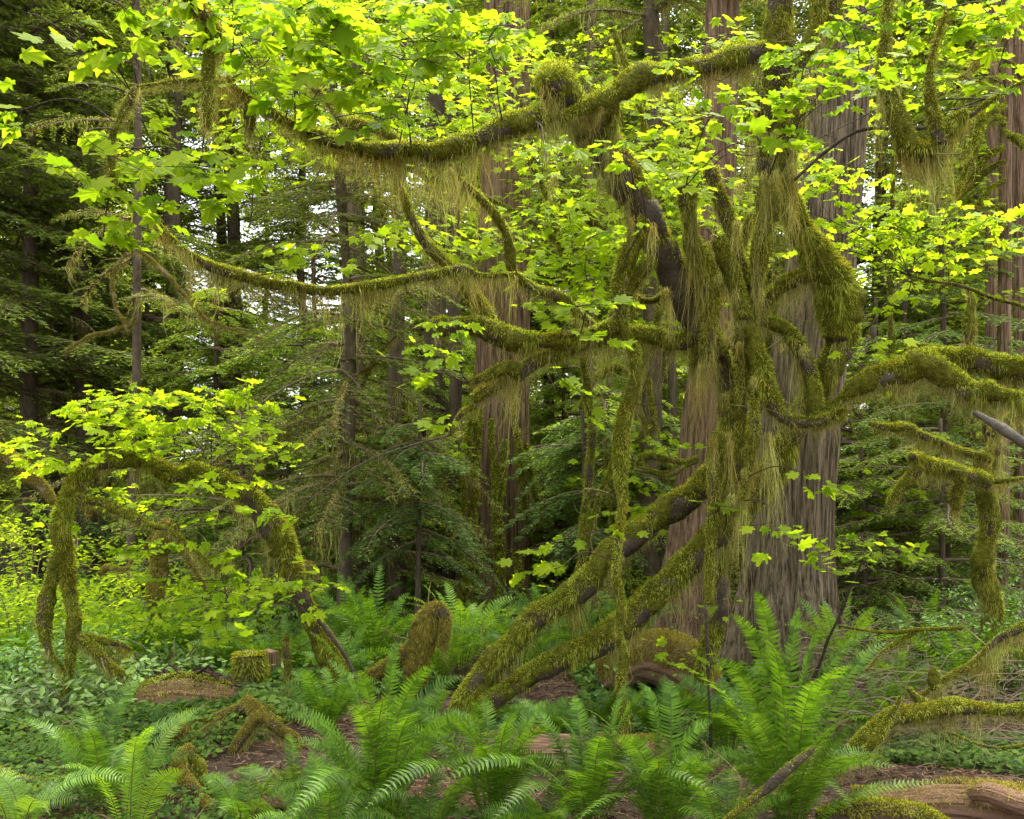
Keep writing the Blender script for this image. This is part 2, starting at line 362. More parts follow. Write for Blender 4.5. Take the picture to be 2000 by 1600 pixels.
# ------------------------------------------------------------------ maple leaf sprays
def leaf_cluster(thing, px, py, rx, ry, D, cover=1.0, dd=.35, size=.125, m='leaf', face=.45, hub_r=.22, tmpl=None, attach=None, hi=True):
    """flat layered sprays of palmate leaves with their twigs; part: leaf_spray > twig"""
    lp = F*size*.75/D
    n = int(cover*COVK*np.pi*rx*ry/(lp*lp*.42)); n = max(5, n)
    per = 9; nh = max(1, n//per)
    a = rng.uniform(0, 2*np.pi, nh); q = np.sqrt(rng.uniform(0, 1, nh)); Ds = D+rng.uniform(-dd, dd, nh)
    hub = np.stack([(px+rx*q*np.cos(a)-CX)/F*Ds, Ds, CAMH-(py+ry*q*np.sin(a)-HY)/F*Ds], -1)
    cnt = rng.integers(6, 13, nh); cen = P(px, py, D)
    hi_ = np.repeat(np.arange(nh), cnt); N = len(hi_)
    # outward direction of every spray (away from the attachment)
    src = None
    if attach is not None: src = P(*attach)
    elif thing.name in SK:
        al = np.vstack(SK[thing.name]); src = al[np.argmin(np.linalg.norm((al-cen)*[1, .6, 1], axis=1))]
    if src is None: src = cen-np.array([0, 0, .6])
    out = hub-src; out[:, 2] *= .2; out = nrm(out+rng.normal(size=(nh, 3))*[.5, .5, .05]); lat = nrm(np.cross(out, [0, 0, 1.0])+1e-6)
    tilt = rng.normal(size=(nh, 2))*.18
    u = rng.uniform(-.5, 1, N)*hub_r; v = rng.normal(size=N)*.42*hub_r
    pos = hub[hi_]+out[hi_]*u[:, None]+lat[hi_]*v[:, None]
    pos[:, 2] += u*tilt[hi_, 0]+v*tilt[hi_, 1]-(u*u+v*v)*.8*(1/hub_r)*.25+rng.normal(size=N)*.012
    od = nrm(out[hi_]*.75+lat[hi_]*np.sign(v)[:, None]*rng.uniform(.1, 1.0, (N, 1))+rng.normal(size=(N, 3))*.3)
    tip = nrm(od+np.array([0, 0, -1])*rng.uniform(.15, .9, (N, 1)))
    nm = nrm(np.array([0, 0, 1.0])+rng.normal(size=(N, 3))*.33+np.array([0, -1, 0])*face*rng.uniform(.2, 1.3, (N, 1)))
    sz = size*rng.uniform(.5, 1.2, N)
    mb = MB(); leaves(mb, MAPLE if hi else MAPLE_LO, pos, tip, nm, sz)
    sp = mb.build('foliage', M[m], thing, False)
    tw = MB(); nodes = [src]; order = np.argsort(np.linalg.norm(hub-src, axis=1))
    for k in order:
        arr = np.array(nodes); dist = np.linalg.norm(arr-hub[k], axis=1)+.15*np.linalg.norm(arr-src, axis=1)
        s = arr[np.argmin(dist)]; L = np.linalg.norm(hub[k]-s); e = hub[k]-out[k]*hub_r*.5
        mid = (s+e)/2+np.array([0, 0, .08*L])
        pp = thin(tw, [s, mid, e, hub[k]+out[k]*hub_r*.6+[0, 0, -.02]], .0035+.0016*min(L, 1.5), .0014, 4, .03, int(k)+N)
        for z in pp[::3]: nodes.append(z)
    # leaf stalks
    hb = hub[hi_]+out[hi_]*(u*.75-.03)[:, None]; hb[:, 2] += u*tilt[hi_, 0]-.01
    st = hb; en = pos; d_ = en-st; sd = nrm(np.cross(d_, [0, -1.0, .2]))*.0011
    b = np.arange(N)[:, None]*4
    tw.add(np.stack([st-sd, st+sd, en+sd, en-sd], 1).reshape(-1, 3), None, b+np.array([[0, 1, 2, 3]]))
    tw.build('twig', M['bark'], sp, False)['kind'] = 'stuff'
    return sp

# ------------------------------------------------------------------ ferns
def frond_geo(mb, mr, B, C, T, width=.085, twist=0.0, pairs=34, facing=None, tipfrac=.9):
    B, C, T = map(np.asarray, (B, C, T)); k = np.linspace(0, 1, 14)[:, None]
    p = B*(1-k)**2+2*C*k*(1-k)+T*k**2; p = p.astype(float)
    tube(mr, p, .0038*(1-.8*k[:, 0]), 4, cap=False)
    s = np.linspace(.10, 1, pairs); idx = s*(len(p)-1); i = np.clip(idx.astype(int), 0, len(p)-2); f = (idx-i)[:, None]
    c = p[i]*(1-f)+p[i+1]*f; t = nrm(np.gradient(c, axis=0))
    hz = np.array([C[0]-B[0]+T[0]-B[0], C[1]-B[1]+T[1]-B[1], 0]); hz = nrm(hz) if np.linalg.norm(hz) > 1e-4 else np.array([1.0, 0, 0])
    side = np.repeat(nrm(np.cross(hz, [0, 0, 1.0]))[None], pairs, 0); side = nrm(side-t*np.sum(side*t, -1, keepdims=True))
    twist = twist*(.25+1.0*abs(hz[0]))
    up = nrm(np.cross(side, t))
    tw = twist+.5*(s-.5)*np.sign(twist or 1)
    S = side*np.cos(tw)[:, None]+up*np.sin(tw)[:, None]; U = nrm(np.cross(S, t))
    prof = np.minimum(1, (s-.04)*5)*np.clip(1-((s-.38)/.64)**2*(s > .38), .03, 1)**.8
    L = width*prof*rng.uniform(.9, 1.08, pairs); wd = np.minimum(.60*plen(p)/pairs, .019)
    for sg in (-1, 1):
        cc = c+t*rng.uniform(-.002, .002, (pairs, 1)); dr = nrm(S*sg+t*.28+U*rng.uniform(-.12, .16, (pairs, 1)))
        Lk = (L*rng.uniform(.92, 1.06, pairs))[:, None]; wv = t*wd*np.minimum(1, L/width+.25)[:, None]
        a0 = cc-wv*.5; a1 = cc+wv*.62; m0 = cc+dr*Lk*.55-wv*.40+t*Lk*.02; m1 = cc+dr*Lk*.55+wv*.42+t*Lk*.02
        tp = cc+dr*Lk+t*Lk*.12-U*Lk*.10
        V = np.stack([a0, a1, m1, m0, tp], 1); b = np.arange(pairs)[:, None]*5
        mb.add(V.reshape(-1, 3), b+np.array([[3, 2, 4]]), b+np.array([[0, 1, 2, 3]]))
def fern(px, D, label, n=16, h=.95, targets=(), m='fern', group='sword ferns growing on the forest floor', az0=None, dz=0.0, width=.078, spread=1.0, single=False):
    base = PG(px, D, dz-.02); t = empty('sword_fern', base, label, 'fern', group)
    jobs = []
    for (tx, ty, td) in targets:
        T = P(tx, ty, td); B = base+rng.normal(size=3)*[.03, .03, 0]; dv = T-B
        C = B+np.array([dv[0]*.22, dv[1]*.22, max(dv[2]*.85, .28*np.linalg.norm(dv))+.05]); jobs.append((B, C, T))
    for k in range(n):
        a = 2*np.pi*(k+rng.uniform(-.3, .3))/max(n, 1); L = h*rng.uniform(.7, 1.1); lean = rng.uniform(.35, .95)*spread
        B = base+np.array([math.cos(a), math.sin(a), 0])*.04
        T = B+np.array([math.cos(a)*L*lean, math.sin(a)*L*lean, L*(1.05-.75*lean**1.5)])
        C = B+np.array([math.cos(a)*L*lean*.25, math.sin(a)*L*lean*.25, L*.75]); jobs.append((B, C, T))
    if not single:
        for k in range(2):
            a = rng.uniform(0, 6.28); L = h*rng.uniform(.5, .9); B = base+np.array([0, 0, .03]); T = base+np.array([math.cos(a)*L, math.sin(a)*L, .03]); C = (B+T)/2+[0, 0, .22]
            mb, mr = MB(), MB(); frond_geo(mb, mr, B, C, T, width*.6, rng.uniform(-1.4, 1.4), 30); f = mb.build('dead_frond', M['dead'], t, False); mr.build('rachis', M['rachis'], f, False)
    if single: mb, mr = MB(), MB()
    for B, C, T in jobs:
        if not single: mb, mr = MB(), MB()
        frond_geo(mb, mr, B, C, T, width*rng.uniform(.85, 1.15), rng.uniform(-.9, .9), 40 if not single else 26)
        if not single:
            f = mb.build('frond', M[m], t, False); mr.build('rachis', M['rachis'], f, False)
    if single:
        f = mb.build('frond', M[m], t, False); f['kind'] = 'stuff'; mr.build('rachis', M['rachis'], f, False)['kind'] = 'stuff'
    return t

# ------------------------------------------------------------------ conifers
def sprays(mf, mw, base, az, L, slope, droop, twig_gap=.16, twig_len=.75, leaf_gap=.05, leaf_l=.07, leaf_w=.017, sag=.25, wood=.012, bare=.12):
    """boughs with flat drooping side sprays; base (n,3), az, L, slope arrays. one numpy pass"""
    nb = len(base); nt_ = max(4, int(np.max(L)*(1-bare)/twig_gap)); s = np.linspace(bare, 1, nt_)[None]       # along the bough
    dirh = np.stack([np.cos(az), np.sin(az), np.zeros(nb)], -1)
    def bough(s_):
        x = L[:, None]*s_; wb = np.sin(s_*5+az[:, None]*9)*.03*L[:, None]
        lat_ = np.stack([-np.sin(az), np.cos(az), np.zeros(nb)], -1)
        return base[:, None]+dirh[:, None]*(x*np.cos(slope)[:, None])[..., None]+lat_[:, None]*wb[..., None]+np.array([0, 0, 1.0])*(x*np.sin(slope)[:, None]-droop[:, None]*x*s_)[..., None]
    c = bough(s)                                                            # nb, nt, 3
    lat = np.stack([-np.sin(az), np.cos(az), np.zeros(nb)], -1)
    nk = max(4, int(twig_len/leaf_gap)); q = np.linspace(0.05, 1, nk)
    for sg in (-1, 1):
        prof = np.sin(np.clip(s*1.05, 0, 1)*np.pi*.78+.35)                   # side spray length along the bough
        tl = twig_len*np.minimum(1, L/2.2)[:, None]*prof*rng.uniform(.55, 1.15, (nb, nt_))
        ang = rng.uniform(.75, 1.15, (nb, nt_))
        td = dirh[:, None]*np.cos(ang)[..., None]+lat[:, None]*(sg*np.sin(ang))[..., None]
        td = td+np.array([0, 0, 1.0])*rng.normal(-.12, .12, (nb, nt_, 1))
        X = tl[..., None]*q                                                 # nb,nt,nk
        pc = c[:, :, None]+td[:, :, None]*X[..., None]; pc[..., 2] -= sag*X*X/np.maximum(tl[..., None], .05)
        keep = (X > .02)
        # twigs as thin strips
        e = c+td*tl[..., None]; e[..., 2] -= sag*tl
        m_ = (c+td*tl[..., None]*.5); m_[..., 2] -= sag*tl*.25
        w_ = np.array([0, 0, .004]); V = np.stack([c-w_, c+w_, m_+w_, m_-w_, e], 2).reshape(-1, 5, 3); b = np.arange(len(V))[:, None]*5
        mw.add(V.reshape(-1, 3), b+np.array([[3, 2, 4]]), b+np.array([[0, 1, 2, 3]]))
        tdn = nrm(td); ltw = nrm(np.cross(tdn, [0, 0, 1.0]))
        for s2 in (-1, 1):
            ll = leaf_l*rng.uniform(.5, 1.25, X.shape)*(1.15-.5*q)
            dd_ = nrm(tdn[:, :, None]*rng.uniform(.5, 1.0, X.shape)[..., None]+ltw[:, :, None]*s2*.75+rng.normal(size=X.shape+(3,))*.16-np.array([0, 0, .16]))
            pb = (pc+rng.normal(size=pc.shape)*.006)[keep]; dd_ = dd_[keep]; ll = ll[keep]
            wv = nrm(np.cross(dd_, nrm(np.array([0, 0, 1.0])+rng.normal(size=dd_.shape)*.4)))*(leaf_w*rng.uniform(.7, 1.3, len(dd_)))[:, None]*.5
            V = np.stack([pb-wv*.5, pb+dd_*ll[:, None]*.5+wv, pb+dd_*ll[:, None], pb+dd_*ll[:, None]*.5-wv], 1); b = np.arange(len(V))[:, None]*4
            mf.add(V.reshape(-1, 3), None, b+np.array([[0, 1, 2, 3]]))
    ss = np.linspace(0, 1, 8)[None]; cc = bough(ss)
    for k in range(nb): tube(mw, cc[k], wood*(.5+.5*min(L[k], 3)/3)*(1.05-ss[0]), 4, cap=False)
    return cc
def conifer(label, group, H=16, z0=2.0, nb=70, lmax=2.8, r=.16, needle='needle', bark='hemlockbark', gap=.2, leaf_gap=.075, leaf_l=.11, leaf_w=.022, droop=.25, slope=.05, mossy=0, taper=.35, sag=.3, tl=.8, name='hemlock_tree', azr=None):
    """built at the origin; returns the Empty"""
    t = empty(name, (0, 0, 0), label, 'tree', group)
    tr = MB(); p = np.stack([np.zeros(24), np.zeros(24), np.linspace(-.3, H*1.25, 24)], -1); p[:, 0] += (noise(p*.3, int(H*7))-.5)*.25*np.clip(p[:, 2]/3, 0, 1)
    tube(tr, p, r*(1.25*np.exp(-np.clip(p[:, 2], 0, 9)*2)*.5+1-.45*np.clip(p[:, 2]/H/1.25, 0, 1)), 14, lump=.08, lf=5)
    tr.build('trunk', M[bark], t, True)
    z = z0+(H*1.2-z0)*rng.uniform(0, 1, nb)**.9; az = rng.uniform(0, 2*np.pi, nb) if azr is None else rng.uniform(azr[0], azr[1], nb)
    L = lmax*(1-taper*(z-z0)/(H*1.2-z0))*rng.uniform(.55, 1.1, nb)
    base = np.stack([np.zeros(nb), np.zeros(nb), z], -1)
    mf, mw = MB(), MB()
    cc = sprays(mf, mw, base, az, L, slope+rng.normal(size=nb)*.12, droop*rng.uniform(.6, 1.5, nb), gap, tl, leaf_gap, leaf_l, leaf_w, sag, wood=.03)
    b = mw.build('bough', M['deadwood'], t, False); b['kind'] = 'stuff'
    f = mf.build('crown', M[needle], t, False)
    if mossy:
        hm = MB()
        for k in range(nb):
            if z[k] < mossy: strands(hm, cc[k], np.full(8, .02), 16, .45, .01, seed=k, clump=4, spread=.03, seg=3); fur(hm, catmull(cc[k], 20), np.full(20, .022), 900, .05, .008)
        hm.build('hanging_moss', M['hang'], t, False)['kind'] = 'stuff'
    return t
def place(o, px, D, rz=0, s=1): o.location = tuple(PG(px, D)); o.rotation_euler = (0, 0, rz); o.scale = (s, s, s); return o

# ------------------------------------------------------------------ big cedars
def cedar(name, label, ctrl, D, barkm, flare=.35, flutes=7, sides=120, seed=1, group='large conifer trunks', ridge_amp=.06, name_cat='tree'):
    """ctrl: (px, py, half_width_px) from the top to the base; trunk with fibrous ridged bark and a fluted foot"""
    base = P(ctrl[-1][0], ctrl[-1][1], D); t = empty(name, base, label, 'tree', group)
    pts = np.array([P(a, b, D) for a, b, c in ctrl]); rr = np.array([c/F*D for a, b, c in ctrl])
    pts = pts[::-1]; rr = rr[::-1]
    d0 = pts[0]-pts[1]; pts = np.vstack([pts[0]+[0, 0, -.35], pts]); rr = np.concatenate([[rr[0]*1.12], rr])
    n = max(40, int(plen(pts)/.06)); p = catmull(pts, n); r = catmull(np.stack([rr]*3, -1), n)[:, 0]
    top = pts[-1]; up = nrm(p[-1]-p[-4]); ext = top+up*np.linspace(.5, 7, 8)[:, None]; p = np.vstack([p, ext]); r = np.concatenate([r, r[-1]*np.linspace(.97, .6, 8)])
    def ridge(rx, p_, a):
        z = p_[:, 2][:, None]-base[2]+0*a[None]; aa = a[None]+np.zeros_like(z)
        fl = np.sin(aa*flutes+seed+noise(np.stack([z*.5, aa*0, aa*0], -1), seed)*2)*.5+np.sin(aa*3+seed*2)*.5
        e = np.exp(-np.clip(z, 0, 20)/.55)
        cx, cy = np.cos(aa), np.sin(aa)
        q = np.stack([cx*11, cy*11, z*.45], -1); ri = np.abs(noise(q, seed)-.5)*2; q2 = np.stack([cx*27, cy*27, z*.9], -1); ri2 = np.abs(noise(q2, seed+3)-.5)*2
        return rx*(1+fl*(.045+flare*1.1*e)+ridge_amp*(ri-.4)*2+ridge_amp*.9*(ri2-.4)+.05*(noise(np.stack([cx*2, cy*2, z*.4], -1), seed+8)-.5))
    mb = MB(); tube(mb, p, r, sides, ridge=ridge, cap=True); mb.build('trunk', M[barkm], t, False)
    SK[t.name] = [p]
    return t, p, r

c1, c1p, c1r = cedar('cedar_tree', 'massive grey fibrous cedar trunk right of centre behind the mossy maple',
      [(1650, -60, 56), (1640, 150, 57), (1628, 300, 58), (1606, 500, 64), (1580, 700, 70), (1558, 900, 74), (1545, 1050, 80), (1538, 1160, 92), (1534, 1250, 112), (1535, 1330, 142)], 8.9, 'cedar', .30, 7, 150, 3)
c2, c2p, c2r = cedar('cedar_tree', 'reddish cedar trunk standing just left of the massive grey cedar',
      [(1412, -60, 30), (1405, 300, 33), (1395, 600, 37), (1376, 800, 42), (1366, 950, 47), (1358, 1080, 58), (1350, 1180, 72), (1346, 1260, 92)], 10.2, 'cedar_r', .28, 6, 110, 11)
c3, c3p, c3r = cedar('cedar_tree', 'straight cedar trunk left of centre with mossy roots hanging at its foot',
      [(990, -60, 44), (988, 200, 46), (984, 450, 48), (980, 700, 52), (976, 850, 56), (972, 960, 58), (968, 1080, 66), (962, 1170, 80), (955, 1245, 104)], 12.6, 'cedar_r', .35, 6, 110, 23)
# dead cedar roots and hanging stringy moss round the foot of the middle cedar
for k, (x0, y0, x1, y1, r_) in enumerate([(915, 830, 905, 1180, 7), (935, 800, 930, 1210, 9), (960, 820, 970, 1230, 8), (985, 860, 985, 1180, 7), (1010, 840, 1025, 1000, 8), (1025, 870, 1060, 1010, 9), (1000, 760, 1050, 960, 6), (925, 780, 900, 960, 6), (895, 1200, 950, 1080, 12), (1010, 1080, 1025, 1230, 10)]):
    branch(c3, 'surface_root', [(x0, y0, r_, 11.7), ((x0+x1)/2+random.uniform(-12, 12), (y0+y1)/2, r_*.9, 11.6), (x1, y1, r_*.7, 11.7)], 11.7, 11.7, .6, (.5, .5), furL=.05, W=.009, step=.08)

# ------------------------------------------------------------------ the leaning mossy maple
VM = empty('vine_maple', P(905, 1425, 6.8), 'sprawling vine maple with moss covered leaning stems in the middle of the photo', 'tree')
D = 6.8
branch(VM, 'stem', [(885, 1450, 34), (905, 1400, 36), (945, 1325, 33), (1000, 1262, 30), (1070, 1200, 31), (1140, 1150, 33), (1195, 1085, 34), (1280, 1020, 36), (1370, 955, 34), (1410, 900, 30), (1425, 840, 28)], 6.8, 6.7, 1, (.28, 2.2), cover=.03, core=.64, under=.2)
branch(VM, 'stem', [(925, 1420, 30), (960, 1370, 29), (1040, 1320, 28), (1120, 1282, 29), (1200, 1240, 30), (1290, 1160, 32), (1390, 1060, 34), (1460, 985, 34), (1515, 905, 34), (1560, 830, 32), (1605, 755, 31), (1640, 680, 33), (1644, 600, 38), (1610, 520, 34), (1570, 460, 27), (1545, 400, 26), (1530, 320, 27), (1515, 220, 30), (1518, 100, 34), (1528, -40, 34)], 6.7, 6.3, 1, (.26, 2.0), cover=.08, core=.66, under=.2)
branch(VM, 'moss_collar', [(1570, 450, 22), (1598, 510, 34), (1630, 570, 40), (1642, 620, 36), (1635, 670, 24)], 6.3, 6.35, 1.2, (.35, 1.5), furL=.05)
branch(VM, 'stem', [(1368, 1345, 18), (1392, 1250, 26), (1398, 1150, 28), (1412, 1050, 26), (1420, 940, 24), (1428, 830, 24), (1420, 740, 24), (1400, 680, 26), (1375, 640, 30)], 6.9, 6.5, 1, (.45, 1.5), cover=.3, core=.75)
branch(VM, 'limb', [(1400, 700, 30), (1365, 640, 33), (1320, 550, 36), (1275, 460, 40), (1235, 380, 40), (1180, 290, 40), (1130, 225, 44), (1090, 180, 52), (1068, 150, 46)], 6.4, 5.9, 1.2, (.36, 1.4), cover=.34, core=.78, furL=.045)
branch(VM, 'broken_stub', [(1150, 262, 38), (1118, 215, 47), (1092, 180, 50, 5.78), (1074, 160, 46, 5.62), (1064, 152, 26, 5.52), (1060, 150, 5, 5.48)], 5.95, 5.85, 1.4, (.3, 2.4), furL=.04, twigs=0, lump=.25)
# inner thicket
RK = .78
branch(VM, 'stem', [(1440, 1010, 20), (1450, 900, 24), (1452, 800, 28), (1458, 700, 32), (1462, 610, 28), (1450, 540, 22), (1430, 470, 22), (1405, 400, 24), (1385, 330, 22)], 6.4, 6.2, 1, (.5, 1.6), cover=.15)
branch(VM, 'limb', [(1380, 690, 20), (1390, 600, 24), (1370, 520, 34), (1352, 480, 30), (1345, 440, 14), (1342, 395, 30), (1338, 365, 22)], 6.2, 6.0, 1.2, (.35, 2), furL=.045, lump=.4)
branch(VM, 'limb', [(1455, 640, 26), (1480, 700, 36), (1500, 760, 34), (1530, 815, 26), (1580, 822, 20), (1620, 815, 14), (1655, 806, 8)], 6.2, 6.1, 1.3, (.32, 2), furL=.04)
RK = .9
branch(VM, 'limb', [(1600, 530, 24), (1560, 545, 24), (1520, 565, 20), (1490, 600, 20), (1470, 650, 18)], 6.3, 6.3, 1, (.3, 2), cover=.2)
branch(VM, 'limb', [(1485, 630, 14), (1530, 645, 16), (1570, 690, 22), (1590, 750, 20), (1592, 830, 16)], 6.3, 6.2, 1.2, (.35, 2.4), furL=.04)
branch(VM, 'limb', [(1400, 470, 20), (1430, 540, 20), (1450, 620, 22)], 6.2, 6.2, 1, (.5, 2))
branch(VM, 'limb', [(1500, 430, 24), (1505, 350, 28), (1540, 290, 24), (1562, 220, 22), (1560, 150, 18), (1590, 60, 22), (1610, -40, 24)], 6.2, 6.0, 1.1, (.4, 2))
branch(VM, 'limb', [(1488, 275, 24), (1492, 330, 28), (1500, 400, 26), (1480, 480, 22), (1470, 560, 20)], 6.1, 6.2, 1.1, (.5, 2))
branch(VM, 'limb', [(1640, -40, 22), (1632, 20, 26), (1618, 70, 22), (1605, 110, 12)], 6.1, 6.1, 1, (.45, 2.4))
RK = 1.0
branch(VM, 'limb', [(1290, 500, 14), (1240, 540, 16), (1215, 600, 18), (1190, 650, 20), (1150, 672, 20), (1090, 690, 18), (1045, 705, 18), (1010, 735, 16), (965, 755, 13), (925, 785, 12)], 6.2, 6.0, 1.1, (.3, 2.2))
branch(VM, 'limb', [(1205, 640, 18), (1150, 655, 14), (1080, 668, 16), (1020, 668, 24), (960, 655, 27), (900, 640, 24), (852, 642, 22)], 6.1, 5.9, 1.2, (.22, 1.6), furL=.04)
branch(VM, 'limb', [(1215, 655, 16), (1270, 655, 18), (1330, 668, 20), (1395, 660, 18)], 6.3, 6.4, 1.1, (.4, 2.5))
branch(VM, 'limb', [(1165, 645, 12), (1130, 610, 11), (1090, 585, 12), (1045, 568, 10), (1008, 540, 10), (998, 500, 12), (985, 455, 12), (960, 415, 10), (920, 372, 8), (875, 335, 6)], 6.1, 5.8, 1, (.28, 1.6))
branch(VM, 'limb', [(1002, 538, 7), (940, 540, 7), (905, 530, 13), (850, 540, 12), (800, 552, 12), (720, 566, 12), (640, 570, 10), (560, 562, 12), (490, 552, 13), (440, 538, 14), (405, 520, 12), (365, 492, 5), (320, 450, 4), (290, 400, 3)], 5.8, 5.2, 1, (.36, 2.0))
branch(VM, 'limb', [(968, 655, 18), (945, 605, 18), (915, 560, 19), (870, 515, 16), (835, 480, 14), (805, 430, 11), (785, 380, 8), (778, 352, 5)], 6.0, 6.0, 1.1, (.2, 1.2))
branch(VM, 'hanging_limb', [(1262, 440, 22), (1232, 490, 26), (1212, 560, 16), (1218, 640, 14), (1240, 700, 16), (1236, 760, 17), (1218, 830, 19), (1214, 900, 15), (1212, 980, 11), (1206, 1060, 11), (1206, 1150, 10), (1214, 1250, 12), (1214, 1340, 14), (1220, 1430, 14)], 6.1, 6.0, 1.1, (.22, 1.6))
branch(VM, 'limb', [(1530, 100, 30), (1450, 112, 28), (1390, 128, 26), (1320, 142, 22), (1260, 158, 24), (1210, 182, 22), (1160, 210, 17), (1110, 230, 12), (1065, 238, 7), (1050, 240, 24), (1010, 250, 26), (960, 262, 24), (905, 284, 22), (850, 298, 21), (790, 300, 20), (730, 296, 20), (670, 280, 19), (620, 262, 16), (590, 250, 8), (540, 226, 7), (500, 205, 8), (462, 178, 8), (440, 150, 9), (425, 115, 10)], 6.3, 4.5, 1.15, (.34, 2.6), furL=.032)
branch(VM, 'limb', [(425, 118, 10), (412, 80, 20), (388, 30, 24), (345, -50, 24)], 4.4, 3.9, 1.1, (.26, 1.5), furL=.028)
branch(VM, 'hanging_limb', [(412, 70, 20), (408, 120, 15), (405, 180, 13), (402, 250, 9)], 4.1, 4.0, 1.1, (.2, 5), furL=.03)
branch(VM, 'branchlet', [(445, 165, 6), (400, 158, 5), (340, 158, 6), (300, 165, 5), (255, 178, 5)], 4.5, 4.4, .8, (.14, 2))
branch(VM, 'hanging_limb', [(262, 172, 6), (248, 200, 12), (232, 235, 6), (218, 270, 8), (216, 320, 8), (218, 350, 4)], 4.1, 4.0, 1, (.16, 4), furL=.025)
branch(VM, 'hanging_limb', [(486, 192, 12), (486, 225, 16), (490, 250, 8)], 4.7, 4.7, 1, (.22, 6), furL=.03)
branch(VM, 'limb', [(795, 292, 8), (760, 268, 10), (710, 250, 12), (670, 232, 12), (640, 200, 8), (600, 165, 6)], 5.5, 5.8, 1, (.2, 2))
branch(VM, 'hanging_limb', [(1195, 205, 22), (1192, 240, 20), (1195, 270, 14)], 6.0, 6.0, 1, (.35, 8))
branch(VM, 'branchlet', [(1210, 560, 5), (1270, 590, 7), (1310, 560, 6), (1340, 540, 6)], 6.5, 6.6, .8, (.1, 1))
branch(VM, 'limb', [(1350, 720, 10), (1375, 640, 12), (1400, 560, 14), (1440, 490, 12), (1470, 420, 10)], 6.6, 6.5, 1, (.5, 2))
branch(VM, 'hanging_limb', [(1400, 850, 16), (1395, 940, 18), (1390, 1040, 16), (1388, 1120, 12), (1385, 1180, 8)], 6.3, 6.3, 1, (.35, 3))
branch(VM, 'hanging_limb', [(1470, 780, 14), (1470, 850, 18), (1462, 920, 12), (1455, 980, 8)], 6.1, 6.1, 1, (.35, 4))
branch(VM, 'limb', [(930, 790, 8), (900, 810, 8), (880, 850, 6)], 6.0, 6.0, 1, (.15, 2))
branch(VM, 'limb', [(1012, 730, 16), (985, 720, 13), (950, 740, 11), (915, 750, 8)], 6.0, 5.9, 1, (.3, 4))
# pale curtains that hang free through the thicket
hm = MB()
for x, y, n_, L_, D_ in [(1400, 400, 26, .75, 6.1), (1470, 330, 34, .85, 6.0), (1500, 400, 34, .8, 6.0), (1540, 330, 26, .8, 6.0), (1440, 560, 28, .6, 6.1), (1350, 560, 20, .7, 6.1), (1530, 230, 22, .7, 6.0), (1620, 60, 20, .45, 6.0), (1480, 800, 28, .7, 6.0), (1410, 880, 28, .8, 6.1), (1190, 280, 22, .5, 6.0), (1130, 340, 20, .4, 6.0), (1580, 640, 18, .7, 6.1), (1440, 760, 24, .6, 6.1), (1370, 760, 20, .7, 6.2), (1610, 850, 18, .4, 6.1), (1240, 440, 22, .5, 6.0), (1300, 560, 18, .5, 6.0)]:
    c = P(x, y, D_); 
    for j in range(max(2, n_//7)):
        cj = c+rng.normal(size=3)*[.08, .06, .16]; w2 = rng.uniform(.004, .02)
        strands(hm, np.linspace(cj-[w2, .01, 0], cj+[w2, .01, .03], 4), np.full(4, .02), 420, L_*rng.uniform(.4, 1.3), .003, seed=int(x+y+j), clump=6, spread=.012, seg=6)
hm.build('hanging_moss', M['hang'], VM)['kind'] = 'stuff'
SK['cloud'] = []; COVK = 1.9
LC = leaf_cluster
UL = [(40, 20, 60, 30, 3.9, .8), (230, 25, 130, 40, 4.1, .9), (160, 100, 100, 30, 4.1, .8), (110, 190, 90, 45, 4.0, .75), (230, 120, 60, 40, 4.2, .7), (190, 270, 70, 45, 4.1, .8), (310, 250, 90, 45, 4.3, .8), (200, 345, 60, 30, 4.1, .7), (270, 330, 110, 50, 4.2, 1.0), (370, 350, 140, 55, 4.4, .9), (205, 440, 50, 25, 4.1, 1.0), (310, 425, 90, 30, 4.3, .7), (440, 380, 90, 40, 4.5, .6), (480, 60, 150, 70, 4.4, 1.0), (620, 70, 160, 80, 4.5, 1.1), (760, 90, 160, 90, 4.6, 1.15), (900, 70, 140, 80, 4.7, 1.1), (690, 190, 140, 60, 4.6, .75), (560, 180, 100, 50, 4.6, .6), (820, 165, 90, 35, 4.7, .6), (440, 290, 60, 60, 4.6, .4), (530, 20, 180, 40, 4.2, 1.0), (1000, 105, 60, 30, 4.8, .7)]
for x, y, rx, ry, D_, cv in UL:
    if 300 < x < 500 and y < 300: D_ += .45
    LC(VM, x, y, rx, ry, D_, cv*1.15, .3, .165, 'leaf', .85)
